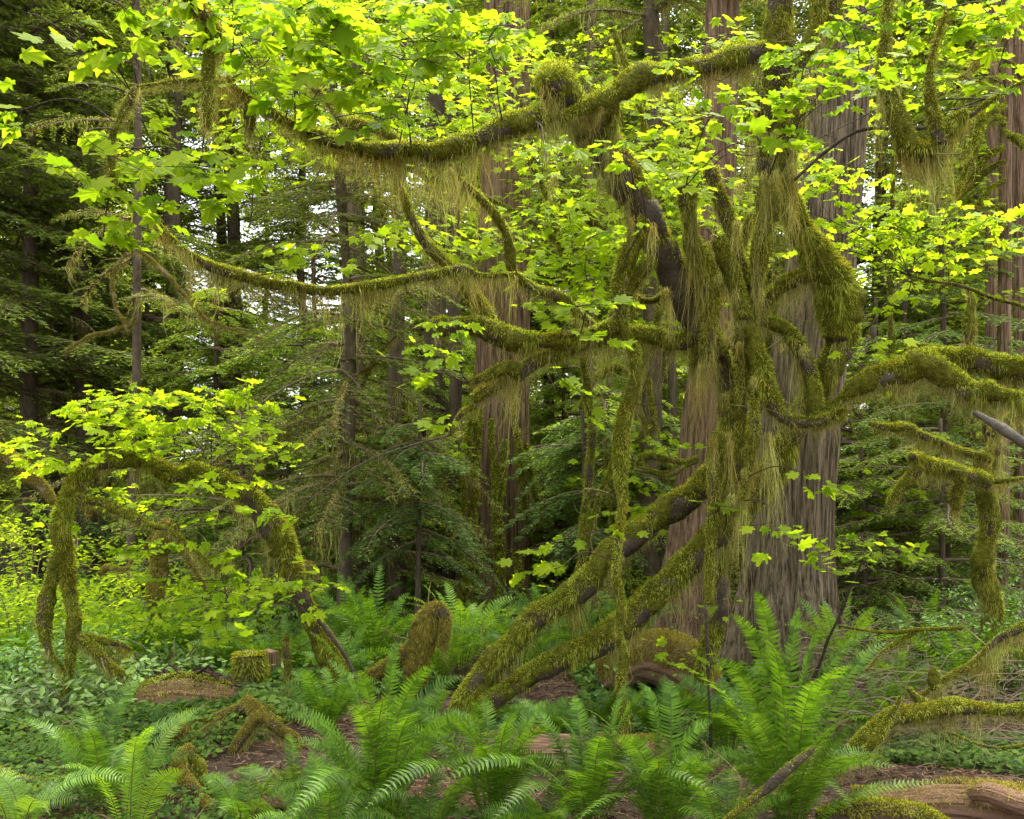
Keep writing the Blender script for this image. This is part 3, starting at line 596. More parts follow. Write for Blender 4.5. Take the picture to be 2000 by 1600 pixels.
UR = [(1400, 195, 100, 50, 5.0, .9), (1440, 250, 90, 30, 4.9, .8), (1560, 165, 110, 45, 4.9, .9), (1660, 190, 110, 40, 4.8, .9), (1680, 110, 90, 50, 4.9, .8), (1520, 290, 60, 25, 5.0, .5), (1250, 300, 90, 35, 5.0, .8), (1190, 320, 110, 30, 4.9, .8), (1330, 330, 90, 35, 5.1, .7), (1230, 450, 60, 25, 5.3, .8), (1140, 590, 70, 22, 5.5, .7), (1190, 570, 50, 35, 5.6, .8), (910, 655, 60, 18, 5.4, .5), (830, 690, 50, 25, 5.4, .9), (790, 725, 40, 14, 5.4, .9), (905, 690, 50, 20, 5.4, .4), (830, 830, 55, 14, 5.5, .7), (1110, 660, 60, 14, 5.5, .7), (1130, 765, 50, 20, 5.6, .5), (1030, 1050, 60, 25, 5.6, .9), (1085, 1090, 45, 35, 5.6, .7), (1180, 1030, 60, 25, 6.0, .6), (1400, 1010, 50, 40, 6.0, .4), (1370, 850, 50, 20, 6.4, .5), (1460, 1030, 60, 14, 5.6, .6), (1555, 935, 40, 18, 5.6, .7), (1500, 680, 50, 35, 6.6, .4), (560, 990, 60, 12, 5.6, .5)]
for x, y, rx, ry, D_, cv in UR: LC(VM, x, y, rx, ry, D_, cv, .2, .14, 'leaf', .6)

# maple behind, brighter because backlight is put into its leaf colour
BM = empty('vine_maple', PG(1120, 8.6), 'vine maple with backlight put into its leaf colour spreading behind the big mossy limbs', 'tree')
branch(BM, 'stem', [(1120, 1240, 12), (1140, 1050, 11), (1155, 850, 10), (1130, 650, 9), (1090, 450, 8), (1000, 250, 7), (900, 60, 6)], 8.6, 8.0, .8, (.2, 1))
branch(BM, 'stem', [(1140, 1050, 8), (1230, 800, 8), (1290, 560, 8), (1270, 300, 7), (1200, 60, 6)], 8.6, 8.2, .8, (.2, 1))
branch(BM, 'limb', [(1095, 470, 7), (980, 400, 6), (820, 340, 6), (640, 270, 5), (520, 240, 4)], 8.1, 7.4, .8, (.3, 1.5))
branch(BM, 'limb', [(1185, 470, 10), (1140, 420, 9), (1095, 395, 8)], 7.8, 7.5, .9, (.1, 1), bark='barkg')
for x, y, rx, ry, D_, cv in [(600, 480, 60, 14, 7.0, .8), (450, 560, 50, 20, 7.0, .4), (540, 260, 120, 75, 7.0, .9), (650, 240, 90, 45, 7.0, .7), (480, 150, 90, 90, 7.2, .7), (810, 215, 150, 75, 7.2, .9), (900, 380, 80, 50, 7.4, .9), (850, 460, 110, 40, 7.4, .8), (720, 470, 50, 24, 7.2, .6), (650, 500, 80, 14, 7.0, .7), (560, 475, 70, 14, 7.0, .6), (940, 450, 80, 55, 7.5, .8), (1010, 500, 80, 45, 7.6, .8), (1050, 370, 80, 45, 7.6, .7), (1090, 460, 120, 60, 7.7, .95), (1180, 410, 90, 60, 7.8, 1.0), (1110, 540, 100, 45, 7.7, .8), (1190, 500, 80, 50, 7.8, .9), (1280, 330, 90, 50, 7.8, 1.0), (1130, 300, 120, 50, 7.8, .9), (1320, 250, 70, 60, 7.8, .9), (1220, 150, 80, 60, 8.0, .6), (1300, 440, 70, 50, 7.8, .8), (1400, 90, 60, 50, 8.0, .8), (1350, 560, 60, 40, 7.9, .6), (1080, 590, 70, 30, 7.6, .7), (700, 70, 200, 80, 7.6, .9), (900, 110, 140, 90, 7.6, .9), (450, 40, 140, 60, 7.2, .7), (1330, 350, 80, 60, 8.4, .9), (1400, 420, 70, 50, 8.4, .7), (1100, 660, 60, 40, 8, .3)]:
    LC(BM, x, y, rx, ry, D_, cv*(.12 if 880 < x < 1055 and 130 < y < 520 else 1.5), .5, .14, 'lit_leaf', face=.8, hi=False)
# farther vine maples with the glow of backlight put into their leaf colour
for lb, bx, bd, stems, cl in [
  ('far glow coloured vine maple behind the thicket left of the reddish cedar', 1260, 11.5, [[(1260, 1240, 8), (1250, 900, 8), (1230, 500, 7), (1200, 100, 5)]], [(1120, 300, 130, 110, 1.0), (1250, 250, 110, 110, 1.0), (1180, 450, 130, 80, 1.1), (1300, 480, 90, 90, 1.0), (1100, 120, 130, 90, .8), (1330, 130, 70, 90, .8), (1230, 620, 110, 40, .6), (1440, 420, 60, 120, .9), (1330, 330, 80, 90, 1.0)]),
  ('far glow coloured vine maple between the thin hemlocks and the straight cedar', 820, 13.6, [[(820, 1200, 8), (800, 900, 8), (760, 500, 7), (700, 100, 5)]], [(640, 180, 150, 120, .9), (820, 240, 110, 110, .9), (560, 330, 110, 50, .6), (860, 430, 60, 60, .7), (760, 430, 90, 50, .7), (560, 90, 120, 90, .9), (900, 90, 80, 90, .8)]),
  ('far glow coloured vine maple right of the massive grey cedar', 1760, 11.0, [[(1760, 1220, 8), (1745, 800, 7), (1740, 400, 6), (1780, 60, 5)]], [(1720, 250, 60, 70, .6), (1860, 330, 90, 60, .6), (1780, 560, 120, 40, .6), (1900, 530, 80, 60, .5), (1700, 700, 60, 60, .5), (1720, 950, 80, 70, .7), (1840, 90, 110, 80, .8)]),
  ('far glow coloured vine maple low behind the leaning stems', 1200, 11.0, [[(1200, 1230, 6), (1190, 1000, 5), (1180, 850, 4)]], [(1150, 900, 90, 50, .5), (1240, 980, 80, 60, .6), (1290, 860, 60, 50, .4), (1130, 1130, 90, 40, .6), (880, 870, 80, 40, .35)])]:
    t = empty('vine_maple', PG(bx, bd), lb, 'tree', 'far glowing vine maples')
    for st in stems: branch(t, 'stem', st, bd, bd-.6, .8, (.15, .6), step=.1)
    for x, y, rx, ry, cv in cl: LC(t, x, y, rx, ry, bd-.3, cv*.8, .8, .15, 'lit_leaf', face=.7, hi=False, hub_r=.3)
# maple on the right, off frame
RM = empty('vine_maple', PG(2080, 6.6), 'vine maple reaching in from the right edge with wide flat sprays', 'tree')
branch(RM, 'stem', [(2080, 1320, 16), (2110, 1000, 15), (2090, 700, 14), (2080, 400, 12), (2060, 100, 10), (1980, -80, 8)], 6.6, 6.2, .9, (.3, 1))
branch(RM, 'limb', [(2085, 640, 9), (1990, 600, 5), (1880, 560, 4), (1780, 540, 3)], 6.5, 6.6, .5, (0, 0))
branch(RM, 'branchlet', [(2075, 130, 6), (2000, 160, 5), (1940, 195, 5), (1895, 225, 6)], 5.6, 5.4, .5, (0, 0))
branch(RM, 'limb', [(1895, 228, 12), (1872, 238, 16), (1858, 262, 18), (1838, 285, 20), (1805, 300, 24), (1775, 285, 22), (1755, 245, 20), (1742, 200, 18), (1732, 150, 14), (1730, 60, 10), (1745, -50, 9)], 5.0, 5.1, 1.1, (.55, 2.6), furL=.035)
branch(RM, 'limb', [(1835, 285, 16), (1822, 240, 16), (1812, 195, 13), (1818, 120, 6), (1850, 20, 5)], 5.0, 5.1, 1, (.3, 3))
branch(RM, 'branchlet', [(1895, 228, 4), (1800, 250, 3), (1690, 255, 3), (1620, 290, 3), (1550, 350, 3)], 5.3, 5.2, 0, (0, 0))
for x, y, rx, ry, D_, cv in [(1800, 60, 170, 60, 5.4, 1.0), (1920, 40, 90, 50, 5.3, .9), (1720, 30, 110, 50, 5.4, .9), (1850, 150, 120, 35, 5.9, .8), (1950, 155, 60, 30, 5.6, .8), (1770, 165, 90, 30, 5.9, .7), (1630, 100, 80, 60, 5.6, .7), (1985, 70, 50, 60, 5.2, .6)]:
    LC(RM, x, y, rx, ry, D_, cv*1.1, .25, .15, 'leaf', .7)
for x, y, rx, ry, D_, cv in [(1640, 330, 70, 35, 7.0, 1.0), (1615, 385, 60, 40, 7.0, 1.0), (1700, 330, 50, 25, 7.0, .8), (1700, 440, 110, 45, 6.9, 1.1), (1800, 430, 140, 45, 6.8, 1.1), (1920, 420, 90, 28, 6.6, 1.1), (1860, 475, 100, 35, 6.7, 1.0), (1750, 500, 90, 35, 6.8, 1.0), (1660, 490, 60, 35, 6.9, .8), (1700, 545, 60, 18, 6.8, .8), (1740, 590, 50, 20, 6.8, .7), (1700, 600, 40, 12, 6.6, .6), (1730, 670, 60, 22, 6.4, .7), (1560, 500, 30, 40, 7.2, .4), (1600, 300, 50, 30, 7.2, .8)]:
    LC(RM, x, y, rx, ry, D_, cv, .3, .135, 'lit_leaf', face=.6)

# ------------------------------------------------------------------ arched maple on the left
COVK = 1.6
AM = empty('vine_maple', P(690, 1400, 7.2), 'mossy vine maple arching over to the left above the ferns', 'tree')
RK = 1.1
branch(AM, 'stem', [(705, 1420, 24), (672, 1362, 24), (640, 1285, 25), (612, 1215, 25), (580, 1145, 27), (556, 1085, 30), (530, 1025, 31), (495, 978, 26), (445, 948, 22), (385, 925, 20), (335, 930, 19), (300, 910, 19), (255, 898, 16), (205, 902, 14), (160, 925, 13), (135, 965, 15), (125, 1030, 18), (130, 1090, 15), (142, 1160, 15), (145, 1230, 13), (138, 1300, 10), (133, 1360, 8)], 7.2, 7.0, 1.25, (.28, 1.8), furL=.04, under=.6)
branch(AM, 'limb', [(128, 1050, 12), (110, 1110, 12), (88, 1170, 16), (85, 1225, 15), (100, 1270, 6), (125, 1310, 4), (135, 1345, 4)], 7.0, 6.9, 1, (.15, 2), furL=.035)
branch(AM, 'limb', [(150, 975, 9), (200, 982, 10), (245, 1005, 12), (285, 1025, 7), (330, 1035, 6), (380, 1075, 5), (430, 1115, 4)], 7.0, 6.6, 1, (.22, 2))
branch(AM, 'limb', [(145, 1240, 9), (185, 1268, 11), (220, 1300, 9), (250, 1325, 5)], 7.0, 6.9, 1, (.25, 3))
branch(AM, 'limb', [(150, 1245, 7), (195, 1255, 9), (235, 1258, 6), (255, 1270, 4)], 7.0, 7.1, 1, (.2, 3))
RK = 1.0
branch(AM, 'branchlet', [(620, 1210, 5), (650, 1245, 4), (690, 1310, 4), (712, 1370, 4)], 6.9, 6.8, 0, (0, 0))
branch(AM, 'hanging_limb', [(560, 1240, 8), (558, 1290, 9), (562, 1340, 7)], 7.0, 7.0, 1, (.15, 4))
for x, y, rx, ry, D_, cv in [(330, 770, 130, 25, 7.0, 1.0), (230, 800, 110, 30, 7.0, 1.1), (370, 800, 150, 30, 6.9, 1.1), (180, 850, 110, 35, 6.9, 1.1), (300, 845, 150, 32, 6.8, 1.0), (450, 790, 80, 24, 6.9, .8), (460, 850, 110, 30, 6.8, .8), (60, 865, 70, 22, 6.8, .9), (40, 905, 60, 20, 6.9, .7), (530, 880, 50, 20, 6.8, .9), (545, 850, 40, 16, 6.8, .8), (110, 890, 90, 20, 6.9, .7), (340, 985, 60, 14, 6.7, .7), (420, 950, 80, 16, 6.6, .7), (470, 925, 80, 20, 6.7, .6), (240, 985, 90, 30, 7.4, .7), (290, 1070, 90, 30, 7.4, .7), (480, 1060, 70, 24, 6.8, .7), (420, 1130, 100, 24, 6.7, .9), (540, 1120, 90, 28, 6.7, .9), (600, 1165, 60, 20, 6.4, .8), (430, 1175, 130, 20, 6.2, 1.0), (520, 1195, 100, 20, 6.2, 1.0), (60, 1000, 60, 30, 7.6, .8), (370, 1020, 60, 20, 6.7, .5), (440, 1235, 60, 16, 6.2, .5)]:
    LC(AM, x, y, rx, ry, D_, cv*1.15, .35, .125, 'lit_leaf' if y < 1000 else 'leaf', face=.35)  # upper sprays use the paler leaf: their light is put into the colour

# ------------------------------------------------------------------ mossy boughs reaching in from the right
def solo(name, label, cat, base, parts, group=None):
    t = empty(name, base, label, cat, group)
    for a in parts: branch(t, *a[0], **a[1])
    return t
solo('mossy_bough', 'thick moss humped bough with bare ends reaching in at the right', 'bough', P(2060, 790, 6.2),
     [(('limb', [(1600, 808, 8), (1640, 785, 11), (1672, 758, 22), (1720, 738, 30), (1765, 728, 34), (1810, 718, 36), (1845, 740, 28), (1890, 762, 27), (1935, 765, 25), (1950, 768, 14), (2000, 778, 14), (2090, 800, 15)], 6.2, 5.9, 1.3, (.5, 2.6)), dict(furL=.045, bark='barkg', core=.6))])
solo('mossy_bough', 'upper moss draped bough passing behind the humped one at the right', 'bough', P(2080, 730, 6.9),
     [(('limb', [(1720, 722, 7), (1760, 712, 14), (1800, 700, 20), (1860, 705, 26), (1920, 712, 28), (1980, 722, 28), (2090, 745, 28)], 6.9, 6.7, 1.3, (.22, 3)), dict(furL=.05)),
      (('branchlet', [(1770, 690, 7), (1830, 682, 9), (1880, 686, 7), (1960, 700, 5)], 7.2, 7.1, 1, (.08, 1)), {})])
solo('dead_branch', 'bare grey dead branch slanting down at the right edge', 'branch', P(2080, 905, 5.9),
     [(('limb', [(1902, 804, 5), (1940, 825, 7), (1985, 852, 8), (2080, 905, 9)], 5.9, 5.7, 0, (0, 0)), dict(bark='barkg'))])
solo('mossy_bough', 'short moss bough below the bare dead branch at the right edge', 'bough', P(2080, 790, 6.8),
     [(('limb', [(1930, 850, 9), (1960, 825, 13), (2000, 800, 15), (2080, 770, 16)], 6.8, 6.8, 1.1, (.4, 3)), {})])
T = solo('mossy_snag', 'dark crooked moss laden snag at the right with arms reaching left', 'dead tree', PG(1935, 8.0),
     [(('stem', [(1925, 1290, 26), (1938, 1200, 20), (1918, 1110, 22), (1935, 1030, 19), (1922, 950, 22), (1940, 880, 20), (1952, 820, 10)], 8.0, 7.9, 1.1, (.5, 3)), dict(cover=.25)),
      (('limb', [(1930, 945, 18), (1890, 935, 18), (1840, 915, 17), (1795, 900, 15), (1778, 895, 12)], 7.6, 7.2, 1.2, (.25, 3)), dict(furL=.045)),
      (('limb', [(1795, 912, 12), (1768, 945, 12), (1742, 975, 9), (1738, 1000, 5)], 7.2, 7.2, 1.1, (.12, 2)), {}),
      (('limb', [(1880, 935, 12), (1865, 970, 16), (1870, 1000, 12)], 7.5, 7.5, 1.1, (.3, 4)), {}),
      (('limb', [(1700, 830, 7), (1745, 838, 11), (1790, 842, 12), (1850, 870, 9), (1930, 900, 9)], 7.4, 7.8, 1.1, (.35, 3)), {}),
      (('branchlet', [(1930, 945, 5), (1990, 935, 4), (2060, 925, 4)], 7.8, 7.6, 1, (.2, 3)), {})])
branch(T, 'branchlet', [(1895, 690, 10), (1893, 640, 12), (1900, 590, 8), (1882, 560, 4)], 8.2, 8.2, 1, (.3, 2))

# ------------------------------------------------------------------ conifers behind
hA = conifer('dark hemlock with a slender straight reddish trunk at the far left', 'dark hemlocks on the left', H=15, z0=2.0, nb=170, lmax=3.3, r=.15, droop=.24, gap=.2, leaf_l=.15, leaf_w=.034, mossy=3.5)
place(hA, 118, 17)
hB = conifer('thin young hemlock pole with a few bare golden boughs left of centre', None, H=11, z0=2.0, nb=26, lmax=1.8, r=.065, droop=.3, needle='needle', gap=.16, leaf_gap=.06, leaf_l=.08, leaf_w=.018, mossy=7)
place(hB, 252, 12.5)
hC = conifer('young hemlock with sagging moss hung boughs left of the straight cedar', None, H=6.2, z0=.8, nb=110, lmax=1.9, r=.075, droop=.42, needle='needle', gap=.11, leaf_gap=.045, leaf_l=.06, leaf_w=.014, tl=.55, mossy=3.2)
place(hC, 668, 10.5)
hD = conifer('young hemlock with fresh pale green boughs beside the straight cedar', None, H=3.9, z0=.8, nb=44, lmax=1.6, r=.05, droop=.3, needle='needle_l', gap=.10, leaf_gap=.045, leaf_l=.055, leaf_w=.014, tl=.6)
place(hD, 755, 13.3)
hE = conifer('red cedar sapling with drooping sprays between the straight cedar and the long dangling limb', 'red cedar saplings', H=2.3, z0=.95, nb=30, lmax=1.35, r=.035, droop=.4, needle='cedarleaf', gap=.08, leaf_gap=.03, leaf_l=.06, leaf_w=.017, tl=.45, sag=.6, name='cedar_sapling')
place(hE, 1150, 11.2)
copy_thing(hE, PG(815, 10.4), 2.1, .95, 'red cedar sapling with dark sprays left of the straight cedar foot')
copy_thing(hE, PG(1210, 11.8), 4.0, 1.05, 'red cedar sapling with dark sprays behind the two leaning stems')
hF = conifer('hemlock sapling with pale layered sprays right of the massive grey cedar', 'pale hemlock saplings', H=1.7, z0=.2, nb=46, lmax=1.25, r=.03, droop=.22, needle='needle_l', gap=.075, leaf_gap=.035, leaf_l=.04, leaf_w=.013, tl=.5, name='hemlock_sapling')
place(hF, 1690, 10.5, 0, 1.1)
copy_thing(hF, PG(1765, 12.0), 1.3, 1.3, 'taller pale hemlock sapling under the humped moss bough')
copy_thing(hF, PG(1240, 14.0), 2.3, 1.3, 'pale hemlock sapling seen between the two leaning cedars')
copy_thing(hF, PG(560, 14.0), 3.3, 1.5, 'pale hemlock sapling in the dim gap right of the arched maple')
copy_thing(hF, PG(1100, 15.0), 3.9, 1.5, 'pale hemlock sapling in the gap right of the straight cedar')
for px, D_, rz_, s_, lb in [(880, 13.4, .3, 1.5, 'pale sapling just left of the straight cedar trunk'), (760, 11.8, 1.0, 1.3, 'pale sapling beside the brown straight lower trunk'), (1085, 13.2, 2.0, 1.2, 'pale sapling touching the right side of the straight cedar foot'), (1180, 12.5, 2.6, 1.6, 'pale sapling behind the long dangling limb'), (1290, 12.0, 4.4, 1.3, 'pale sapling hugging the left of the reddish cedar'), (1640, 11.5, 5.0, 1.5, 'pale sapling peeping from behind the massive cedar'), (1840, 10.0, .8, 1.2, 'pale sapling left of the mossy snag foot'), (1700, 13.0, 1.8, 2.0, 'tall pale sapling above the right hand shrubs'), (470, 12.0, 3.0, 1.5, 'pale sapling in the dim wood right of the arch opening')]:
    copy_thing(hF, PG(px, D_), rz_, s_, lb)
hG = conifer('bluish green young hemlock at the right behind the mossy snag', 'bluish young conifers', H=4.2, z0=.3, nb=60, lmax=1.7, r=.05, droop=.2, needle='cedarleaf', gap=.12, leaf_gap=.04, leaf_l=.055, leaf_w=.015, tl=.6)
place(hG, 1850, 11.0)
copy_thing(hG, PG(1760, 14.5), 2, 1.1, 'bluish young hemlock seen under the upper moss draped bough')
copy_thing(hG, PG(620, 15.5), 1, 1.2, 'bluish young hemlock in the shade behind the sagging hemlock')
# pole with long bare mossy drooping boughs at the right edge
pt = empty('hemlock_pole', PG(1962, 10.5), 'slim grey hemlock pole with bare moss coated boughs drooping left', 'tree')
tm = MB(); p_ = np.array([P(1968, -260, 10.5), P(1967, 0, 10.5), P(1964, 300, 10.5), P(1962, 620, 10.5), P(1958, 900, 10.5), PG(1955, 10.5, -.1)])[::-1]
p_ = catmull(p_, 50); tube(tm, p_, np.linspace(.078, .055, 50), 12, lump=.1, lf=6); tm.build('trunk', M['cedar_r'], pt, False); SK[pt.name] = [p_]
for k, (y0, x1, y1, sg) in enumerate([(60, 1885, 135, .2), (95, 1870, 170, .2), (150, 1850, 240, .25), (180, 1840, 300, .3), (235, 1875, 330, .6), (240, 1860, 400, 1), (290, 1880, 370, .5), (320, 1870, 395, .5), (355, 1900, 420, .5), (400, 1910, 450, .4), (120, 2010, 180, .3), (260, 2020, 320, .3), (30, 1900, 90, .2), (440, 1915, 520, .5), (205, 1855, 290, .4)]):
    z_ = [(1962, y0, 5), (1962+(x1-1962)*.4, y0+(y1-y0)*(.1 if sg > .5 else .3)-6, 8), (1962+(x1-1962)*.8, y0+(y1-y0)*.7, 7), (x1, y1, 3)]
    branch(pt, 'bough', z_, 10.4, 9.9+random.uniform(-.5, .8), 1, (.12, .8), furL=.035, W=.008, step=.07, mossm='moss')
# background trees: individual trees, copies of three kinds
kindA = hA
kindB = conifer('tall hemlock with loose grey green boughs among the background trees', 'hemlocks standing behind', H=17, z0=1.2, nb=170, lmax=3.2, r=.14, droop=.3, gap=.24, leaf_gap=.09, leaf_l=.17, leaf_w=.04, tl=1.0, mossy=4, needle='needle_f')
place(kindB, 430, 21)
kindC = conifer('tall pale hemlock with lit coloured green boughs among the background trees', 'hemlocks standing behind', H=16, z0=1.2, nb=150, lmax=3.2, r=.15, droop=.22, needle='needle_l', gap=.24, leaf_gap=.09, leaf_l=.16, leaf_w=.04, tl=1.0)  # daylight on these boughs is put into the paler needle colour
place(kindC, 1200, 22)
def lab(px, D, adj):
    side = 'far left' if px < 250 else 'left' if px < 620 else 'middle' if px < 1150 else 'right' if px < 1650 else 'far right'
    return f'{adj} in the {side} of the photo'
far = [(60, 15.5, 'A', 1.0, 'dark dense hemlock whose boughs fill the far left'), (-20, 24, 'B', 1.0, 'loose hemlock behind the far left hemlocks'), (170, 26, 'B', .9, 'loose hemlock in the far left gap'), (-110, 14.5, 'A', 1.0, 'dark dense hemlock boughs crowding the left edge'), (200, 20, 'A', 1.05, 'dark hemlock just right of the slender reddish trunk'),
       (-60, 19, 'A', 1.0, 'dark hemlock mostly outside the left edge'), (345, 23, 'B', .62, 'dim hemlock behind the golden boughed pole'),
       (520, 25, 'A', .62, 'dark hemlock below the bright sky gaps left of centre'), (590, 19, 'B', .7, 'grey green hemlock left of the sagging young hemlock'),
       (740, 22, 'B', .95, 'loose hemlock behind the pale young hemlock'), (860, 20, 'C', .9, 'lit coloured hemlock just left of the straight cedar'),
       (1075, 19, 'B', .9, 'loose hemlock just right of the straight cedar'), (1290, 18, 'C', .85, 'lit coloured hemlock left of the reddish cedar trunk'),
       (1480, 21, 'C', 1.0, 'lit coloured hemlock between the reddish and the massive cedars'), (1720, 17, 'B', .9, 'loose hemlock right of the massive grey cedar'),
       (1800, 22, 'C', 1.0, 'lit coloured hemlock behind the hanging moss curtain at the right'), (1900, 16, 'B', .85, 'loose hemlock behind the slim grey pole'),
       (2060, 14, 'C', .9, 'lit coloured hemlock just outside the right edge')]
for px, D_, kd, s, lb in far:
    copy_thing({'A': kindA, 'B': kindB, 'C': kindC}[kd], PG(px, D_), random.uniform(0, 6.28), s, lb, 'hemlocks standing behind')
k_ = 0
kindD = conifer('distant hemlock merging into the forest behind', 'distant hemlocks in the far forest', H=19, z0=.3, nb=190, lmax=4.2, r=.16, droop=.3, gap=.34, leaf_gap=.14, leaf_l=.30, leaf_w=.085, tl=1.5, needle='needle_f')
place(kindD, 1000, 30)
for D_ in (28, 36, 46, 60):
    for px in np.arange(-150, 2200, {28: 420, 36: 330, 46: 220, 60: 85}[D_]):
        gap = 230 < px < 700
        if gap and D_ < 45: continue
        k_ += 1
        copy_thing([kindD, kindD, kindC][k_ % 3], PG(px+random.uniform(-90, 90), D_+random.uniform(-2, 2)), random.uniform(0, 6.28), random.uniform(.44, .62) if gap else random.uniform(.6, 1.0) if D_ < 50 else random.uniform(.5, .8), 'distant hemlock merging into the forest behind', 'distant hemlocks in the far forest')
# hemlock spray hanging in at the top
ov = conifer('overhanging dark hemlock whose boughs drop into the top edge', None, H=8.5, z0=5.2, nb=34, lmax=3.0, r=.14, droop=.3, needle='needle', gap=.12, leaf_gap=.04, leaf_l=.05, leaf_w=.012, tl=.8, mossy=9)
place(ov, 1270, 11.3)
# pale young growth filling the middle distance, its brightness lifted in the needle colour
hH = conifer('pale young hemlock', 'pale young hemlocks', H=3.6, z0=.3, nb=70, lmax=1.5, r=.04, droop=.34, needle='needle_l', gap=.12, leaf_gap=.05, leaf_l=.075, leaf_w=.02, tl=.65, name='hemlock_sapling', mossy=1.6)
place(hH, 900, 14.0); hH['label'] = 'pale young hemlock just left of the straight cedar behind its root flare'
for px, D_, s_, lb in [(1110, 14.5, 1.0, 'pale young hemlock right of the straight cedar'), (590, 14.2, 1.1, 'pale young hemlock right of the arched maple crown'), (700, 15.5, 1.2, 'pale young hemlock behind the sagging one'), (1230, 16, 1.1, 'pale young hemlock left of the reddish cedar'), (430, 15, 1.2, 'pale young hemlock behind the arched maple crown'), (1700, 14, 1.1, 'pale young hemlock right of the massive cedar'), (1810, 16, 1.3, 'pale young hemlock above the upper moss draped bough'), (1020, 19, 1.6, 'taller pale hemlock directly behind the straight cedar'), (820, 18, 1.5, 'taller pale hemlock between sagging hemlock and straight cedar'), (1440, 17, 1.5, 'taller pale hemlock between the two leaning cedars'), (300, 17, 1.4, 'taller pale hemlock behind the golden boughs'), (1930, 18, 1.6, 'taller pale hemlock behind the slim grey pole')]:
    copy_thing(hH, PG(px, D_), random.uniform(0, 6.28), s_, lb)
# plain trunks without visible crowns
for px, D_, hw, top, lb, bk in [(773, 11.8, 15, 700, 'brown straight lower trunk between the sagging hemlock and the cedar', 'hemlockbark'), (850, 13.5, 22, 700, 'dark double trunk foot left of the straight cedar', 'hemlockbark'), (878, 13.2, 13, 760, 'thin dark trunk leaning on the dark double trunk', 'hemlockbark'),
     (1150, 14, 11, 300, 'slim pale grey trunk half way between the two big cedars', 'cedar'), (1305, 15, 9, 500, 'slim dark trunk left of the reddish cedar', 'hemlockbark'), (340, 18, 17, 200, 'stout dark trunk in the dim wood behind the golden boughs', 'hemlockbark'), (448, 20, 14, 300, 'dark trunk standing under the low moss branch tip', 'hemlockbark'), (700, 13, 24, 900, 'pale mossy trunk foot behind the sagging hemlock', 'cedar'),
     (160, 16, 18, 500, 'blackish trunk next to the slender reddish trunk', 'hemlockbark'), (2000, 11.6, 17, -100, 'reddish trunk at the right edge behind the slim pole', 'cedar_r'), (1930, 12.5, 11, 600, 'brown trunk behind the mossy snag', 'cedar_r'), (80, 22, 12, 0, 'dim narrow trunk near the left edge', 'hemlockbark')]:
    b0 = PG(px, D_); t = empty('conifer_trunk', b0, lb, 'tree', 'plain conifer trunks'); h = CAMH-(min(top, -100)-HY)/F*D_+1
    p = np.stack([np.full(30, b0[0]), np.full(30, b0[1]), np.linspace(-.3, h, 30)], -1); p[:, 0] += (noise(p*.4, px+200)-.5)*.25
    mb = MB(); tube(mb, p, hw/F*D_*(1.1-.35*np.linspace(0, 1, 30)+.35*np.exp(-np.linspace(0, h*2, 30))), 26, lump=.14, lf=4, seed=px+300); mb.build('trunk', M[bk], t, True)

# ------------------------------------------------------------------ understory shrubs
def shrub(px, D, w_, h_, n, label, size=.05, m='leaf3', tm=None, dz=0.0, name='leafy_shrub', group='leafy understory shrubs', lay=7):
    b0 = PG(px, D, dz); t = empty(name, b0, label, 'shrub', group)
    tips = b0+np.stack([rng.normal(size=lay*3)*w_*.45, rng.normal(size=lay*3)*w_*.3, rng.uniform(.35, 1, lay*3)*h_], -1)
    st = MB()
    for k, q in enumerate(tips): thin(st, [b0+rng.normal(size=3)*[.05, .05, 0], (b0+q)/2+[0, 0, .15*h_], q], .006, .002, 4, .05, k)
    st.build('stem', M['deadwood'], t, False)['kind'] = 'stuff'
    k = rng.integers(0, len(tips), n); rr = rng.normal(size=(n, 2))*w_*.22
    pos = tips[k]+np.stack([rr[:, 0], rr[:, 1], -np.abs(rr).sum(1)*.35+rng.normal(size=n)*.03*h_], -1)
    od = nrm(np.stack([rr[:, 0], rr[:, 1], np.full(n, -.06)], -1)+rng.normal(size=(n, 3))*.06); nm = nrm(np.array([0, -.25, 1.0])+rng.normal(size=(n, 3))*.35)
    mb = MB(); leaves(mb, OVAL if tm is None else tm, pos, od, nm, size*rng.uniform(.6, 1.2, n)); mb.build('foliage', M[m], t, False)
    return t
